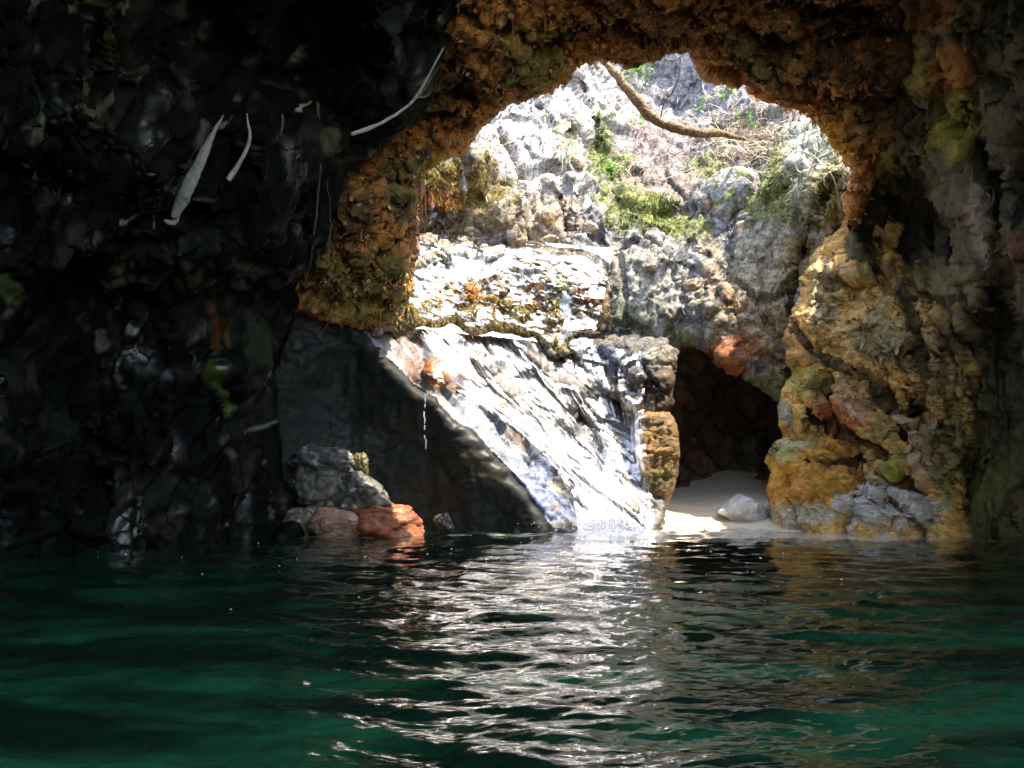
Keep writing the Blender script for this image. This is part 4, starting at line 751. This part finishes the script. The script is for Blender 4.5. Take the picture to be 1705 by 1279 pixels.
growth('rootlets', 'cave_arch', [(900, 60, 230, 100, 220), (1250, 60, 240, 80, 160), (760, 190, 90, 110, 160), (640, 330, 110, 110, 260), (1370, 180, 80, 90, 50), (640, 470, 110, 60, 180), (700, 320, 30, 60, 100)],
       'mat of fine brown rootlets over the cave arch', 'rootlets', [(.20, .11, .05), (.30, .18, .08), (.11, .10, .04), (.36, .17, .06), (.05, .035, .025), (.26, .24, .13)], .11, .006, seed=1)
growth('moss', 'rock_ledge', [(820, 525, 230, 26, 2300), (720, 512, 80, 30, 600), (800, 548, 160, 14, 700), (885, 500, 24, 30, 300), (935, 565, 18, 18, 200), (770, 480, 60, 20, 120)],
       'shaggy orange and olive moss fringing the ledge', 'moss', [(.30, .17, .03), (.16, .14, .03), (.38, .20, .04), (.10, .11, .02), (.24, .13, .04)], .09, .006, seed=2, out=.7)
growth('moss', 'gorge_wall', [(1075, 355, 75, 28, 1000), (1290, 330, 50, 40, 600), (1305, 280, 14, 55, 400), (1000, 235, 20, 60, 400), (1010, 280, 30, 20, 250), (1380, 300, 30, 50, 200)],
       'bright green moss cushions on the gorge wall', 'moss', [(.19, .24, .05), (.12, .16, .03), (.27, .30, .09)], .09, .006, seed=3, out=.9)
growth('dry_twigs', 'gorge_wall', [(1225, 235, 26, 22, 120), (1100, 260, 80, 45, 220), (1245, 220, 60, 45, 360), (1210, 270, 80, 40, 200), (1340, 240, 60, 60, 160), (870, 260, 70, 90, 140), (1180, 190, 120, 40, 60)],
       'tangle of dry twigs and trailing stems high in the gorge', 'twigs', [(.30, .22, .15), (.5, .46, .4), (.14, .09, .06), (.42, .36, .24)], .42, .006, seed=4, out=.8, curl=.8, npt=5)
growth('moss', 'gorge_wall', [(770, 310, 60, 40, 900), (812, 260, 16, 45, 250), (730, 290, 40, 24, 300)],
       'yellow moss in the sunlit corner behind the left jamb', 'moss', [(.24, .2, .025), (.16, .14, .02), (.3, .13, .015)], .07, .005, seed=5, out=.8)

def flecks(name, bodyn, areas, label, cat, size, seed=0):
    rs = np.random.RandomState(seed); t = TB()
    for (x, y, rx, ry, n, cols) in areas:
        for _ in range(n):
            a = rs.uniform(0, 2 * math.pi); q = math.sqrt(rs.uniform())
            P, nn = on(bodyn, x + rx * q * math.cos(a), y + ry * q * math.sin(a), .006)
            if P is None or nn[1] > .2: continue
            n2 = nn + rs.normal(size=3) * .55; n2 /= np.linalg.norm(n2); a1 = np.cross(n2, rs.normal(size=3)); a1 /= np.linalg.norm(a1); b1 = np.cross(n2, a1); L = size * rs.uniform(.4, 1.5)
            t.quad([P, P + a1 * L * .5 + b1 * L * .35, P + a1 * L + n2 * L * .25, P + a1 * L * .5 - b1 * L * .35], np.array(cols[rs.randint(len(cols))]) * rs.uniform(.5, 1.5))
    return tag(t.build(name, M_leaf), label, cat, kind='stuff')
cb = [(.45, .22, .07), (.25, .2, .06), (.6, .3, .1), (.06, .04, .025), (.34, .31, .11), (.12, .1, .04)]; co = [(.65, .25, .08), (.5, .18, .05), (.6, .34, .12), (.2, .09, .03)]; cy = [(.75, .42, .04), (.6, .26, .04), (.55, .46, .07)]
flecks('leaf_litter', 'cave_arch', [(900, 50, 240, 110, 1300, cb), (1250, 50, 240, 90, 1200, cb), (760, 190, 90, 110, 700, cb), (640, 350, 110, 120, 1000, cb), (640, 480, 100, 50, 700, cb), (1320, 190, 100, 36, 900, co), (1180, 20, 200, 40, 600, co), (1050, 40, 150, 40, 400, co), (1405, 240, 30, 50, 400, cy), (1425, 320, 16, 50, 200, co)],
       'small brown orange and green leaves clinging to the arch', 'leaves', .05, 21)
growth('moss', 'cave_arch', [(600, 505, 110, 20, 200), (650, 470, 60, 40, 120), (900, 120, 120, 24, 120), (1400, 220, 30, 40, 60)], 'shaggy brown green moss hanging from the underside of the arch', 'moss', [(.26, .2, .05), (.4, .2, .06), (.16, .15, .05), (.5, .28, .08)], .06, .005, seed=8, out=.5, curl=.35)
# small green plants
def plant(px, py, Y, w_, n, label, seed, col=(.14, .36, .06)):
    rs = np.random.RandomState(seed); P = at(px, py, Y); e = bpy.data.objects.new('leafy_plant', None); COL.objects.link(e); e.location = P.tolist()
    tag(e, label, 'plant', 'little green plants around the top of the opening')
    ts, tl = TB(), TB()
    for k in range(max(3, n // 5)):
        d = rs.normal(size=3) * np.array([1, .5, .6]); d /= np.linalg.norm(d); q = [P, P + d * w_ * .5 + [0, 0, -.02], P + d * w_ + [0, 0, -.06]]; ts.tube(q, .004, 4, (.12, .16, .05))
        for j in range(n // max(3, n // 5)):
            c = P + d * w_ * rs.uniform(.2, 1.05) + rs.normal(size=3) * .02; a = rs.normal(size=3); a /= np.linalg.norm(a); b = np.cross(a, rs.normal(size=3)); b /= np.linalg.norm(b)
            L = rs.uniform(.03, .06); tl.quad([c, c + a * L * .5 + b * L * .4, c + a * L * 1.2, c + a * L * .5 - b * L * .4], np.array(col) * rs.uniform(.6, 1.5))
    ts.build('stem', M_strand, e); tl.build('leaves', M_leaf, e)
plant(1060, 118, 11.6, .20, 70, 'bright green plant at the top of the opening above the branch', 1)
plant(1208, 148, 11.8, .14, 40, 'yellow green sprig under the brow right of the dangling twig', 2, (.25, .45, .06))
plant(1062, 206, 12.2, .08, 20, 'tiny green sprig just below the curved branch', 3)
plant(1165, 165, 12.5, .12, 20, 'sparse green sprig against the grey cliff above the branch', 4)
plant(1245, 195, 12.2, .16, 40, 'dark green sprig at the right end of the branch', 5, (.08, .2, .06))
plant(1020, 278, 12.4, .16, 50, 'green plant on the mossy streak left of the dry twigs', 6, (.12, .32, .04))

# ------------------------------------------------------------------ drips and flecks
def beads(name, pts, label, cat, kind=None, sub=3):
    V, F = ICO[sub]; VV, FF = [], []
    for i, (P, r, st) in enumerate(pts): VV.append(V * np.array([r, r, r * st]) + P); FF.append(F + i * len(V))
    return tag(mesh_obj(name, np.vstack(VV), np.vstack(FF), M_drop), label, cat, kind=kind)
def drop_mat():
    m, N, L = nodes('clear water drops'); p = N('BsdfPrincipled'); p.inputs['Base Color'].default_value = (.9, .93, .95, 1); p.inputs['Roughness'].default_value = .05
    p.inputs['Transmission Weight'].default_value = .6; p.inputs['IOR'].default_value = 1.33; o = N('OutputMaterial'); L(p.outputs[0], o.inputs[0]); return m
M_drop = drop_mat(); rs = np.random.RandomState(5)
dr = bpy.data.objects.new('water_drip', None); COL.objects.link(dr); dr.location = at(708, 744, 10.05).tolist()
tag(dr, 'thin chain of drops falling past the black undercut', 'water drip')
for y in [655, 662, 668, 676, 690, 700, 712, 728, 736, 744]:
    r = rs.uniform(.004, .008); mesh_obj('drop', ICO[3][0] * np.array([r, r, r * rs.uniform(3, 8)]) + at(708 + rs.normal() * 1.2, y, 10.05), ICO[3][1], M_drop, dr)
pts = []
for _ in range(60):
    Y = rs.uniform(4, 9.6); x = rs.normal() * 1.6 + .3; pts.append((np.array([x * Y / 6, Y, .018]), rs.uniform(.003, .007) * (.5 + Y / 9), .6))
beads('foam_flecks', pts, 'tiny bubbles scattered over the pool', 'foam', kind='stuff')
pts = [(at(1010 + rs.normal() * 45, 882, 10.0) + np.array([0, -abs(rs.normal()) * .12, abs(rs.normal()) * .07]), rs.uniform(.003, .012), 1) for _ in range(220)]
beads('splash_drops', pts, 'white splash where the fall meets the pool', 'splash', kind='stuff')
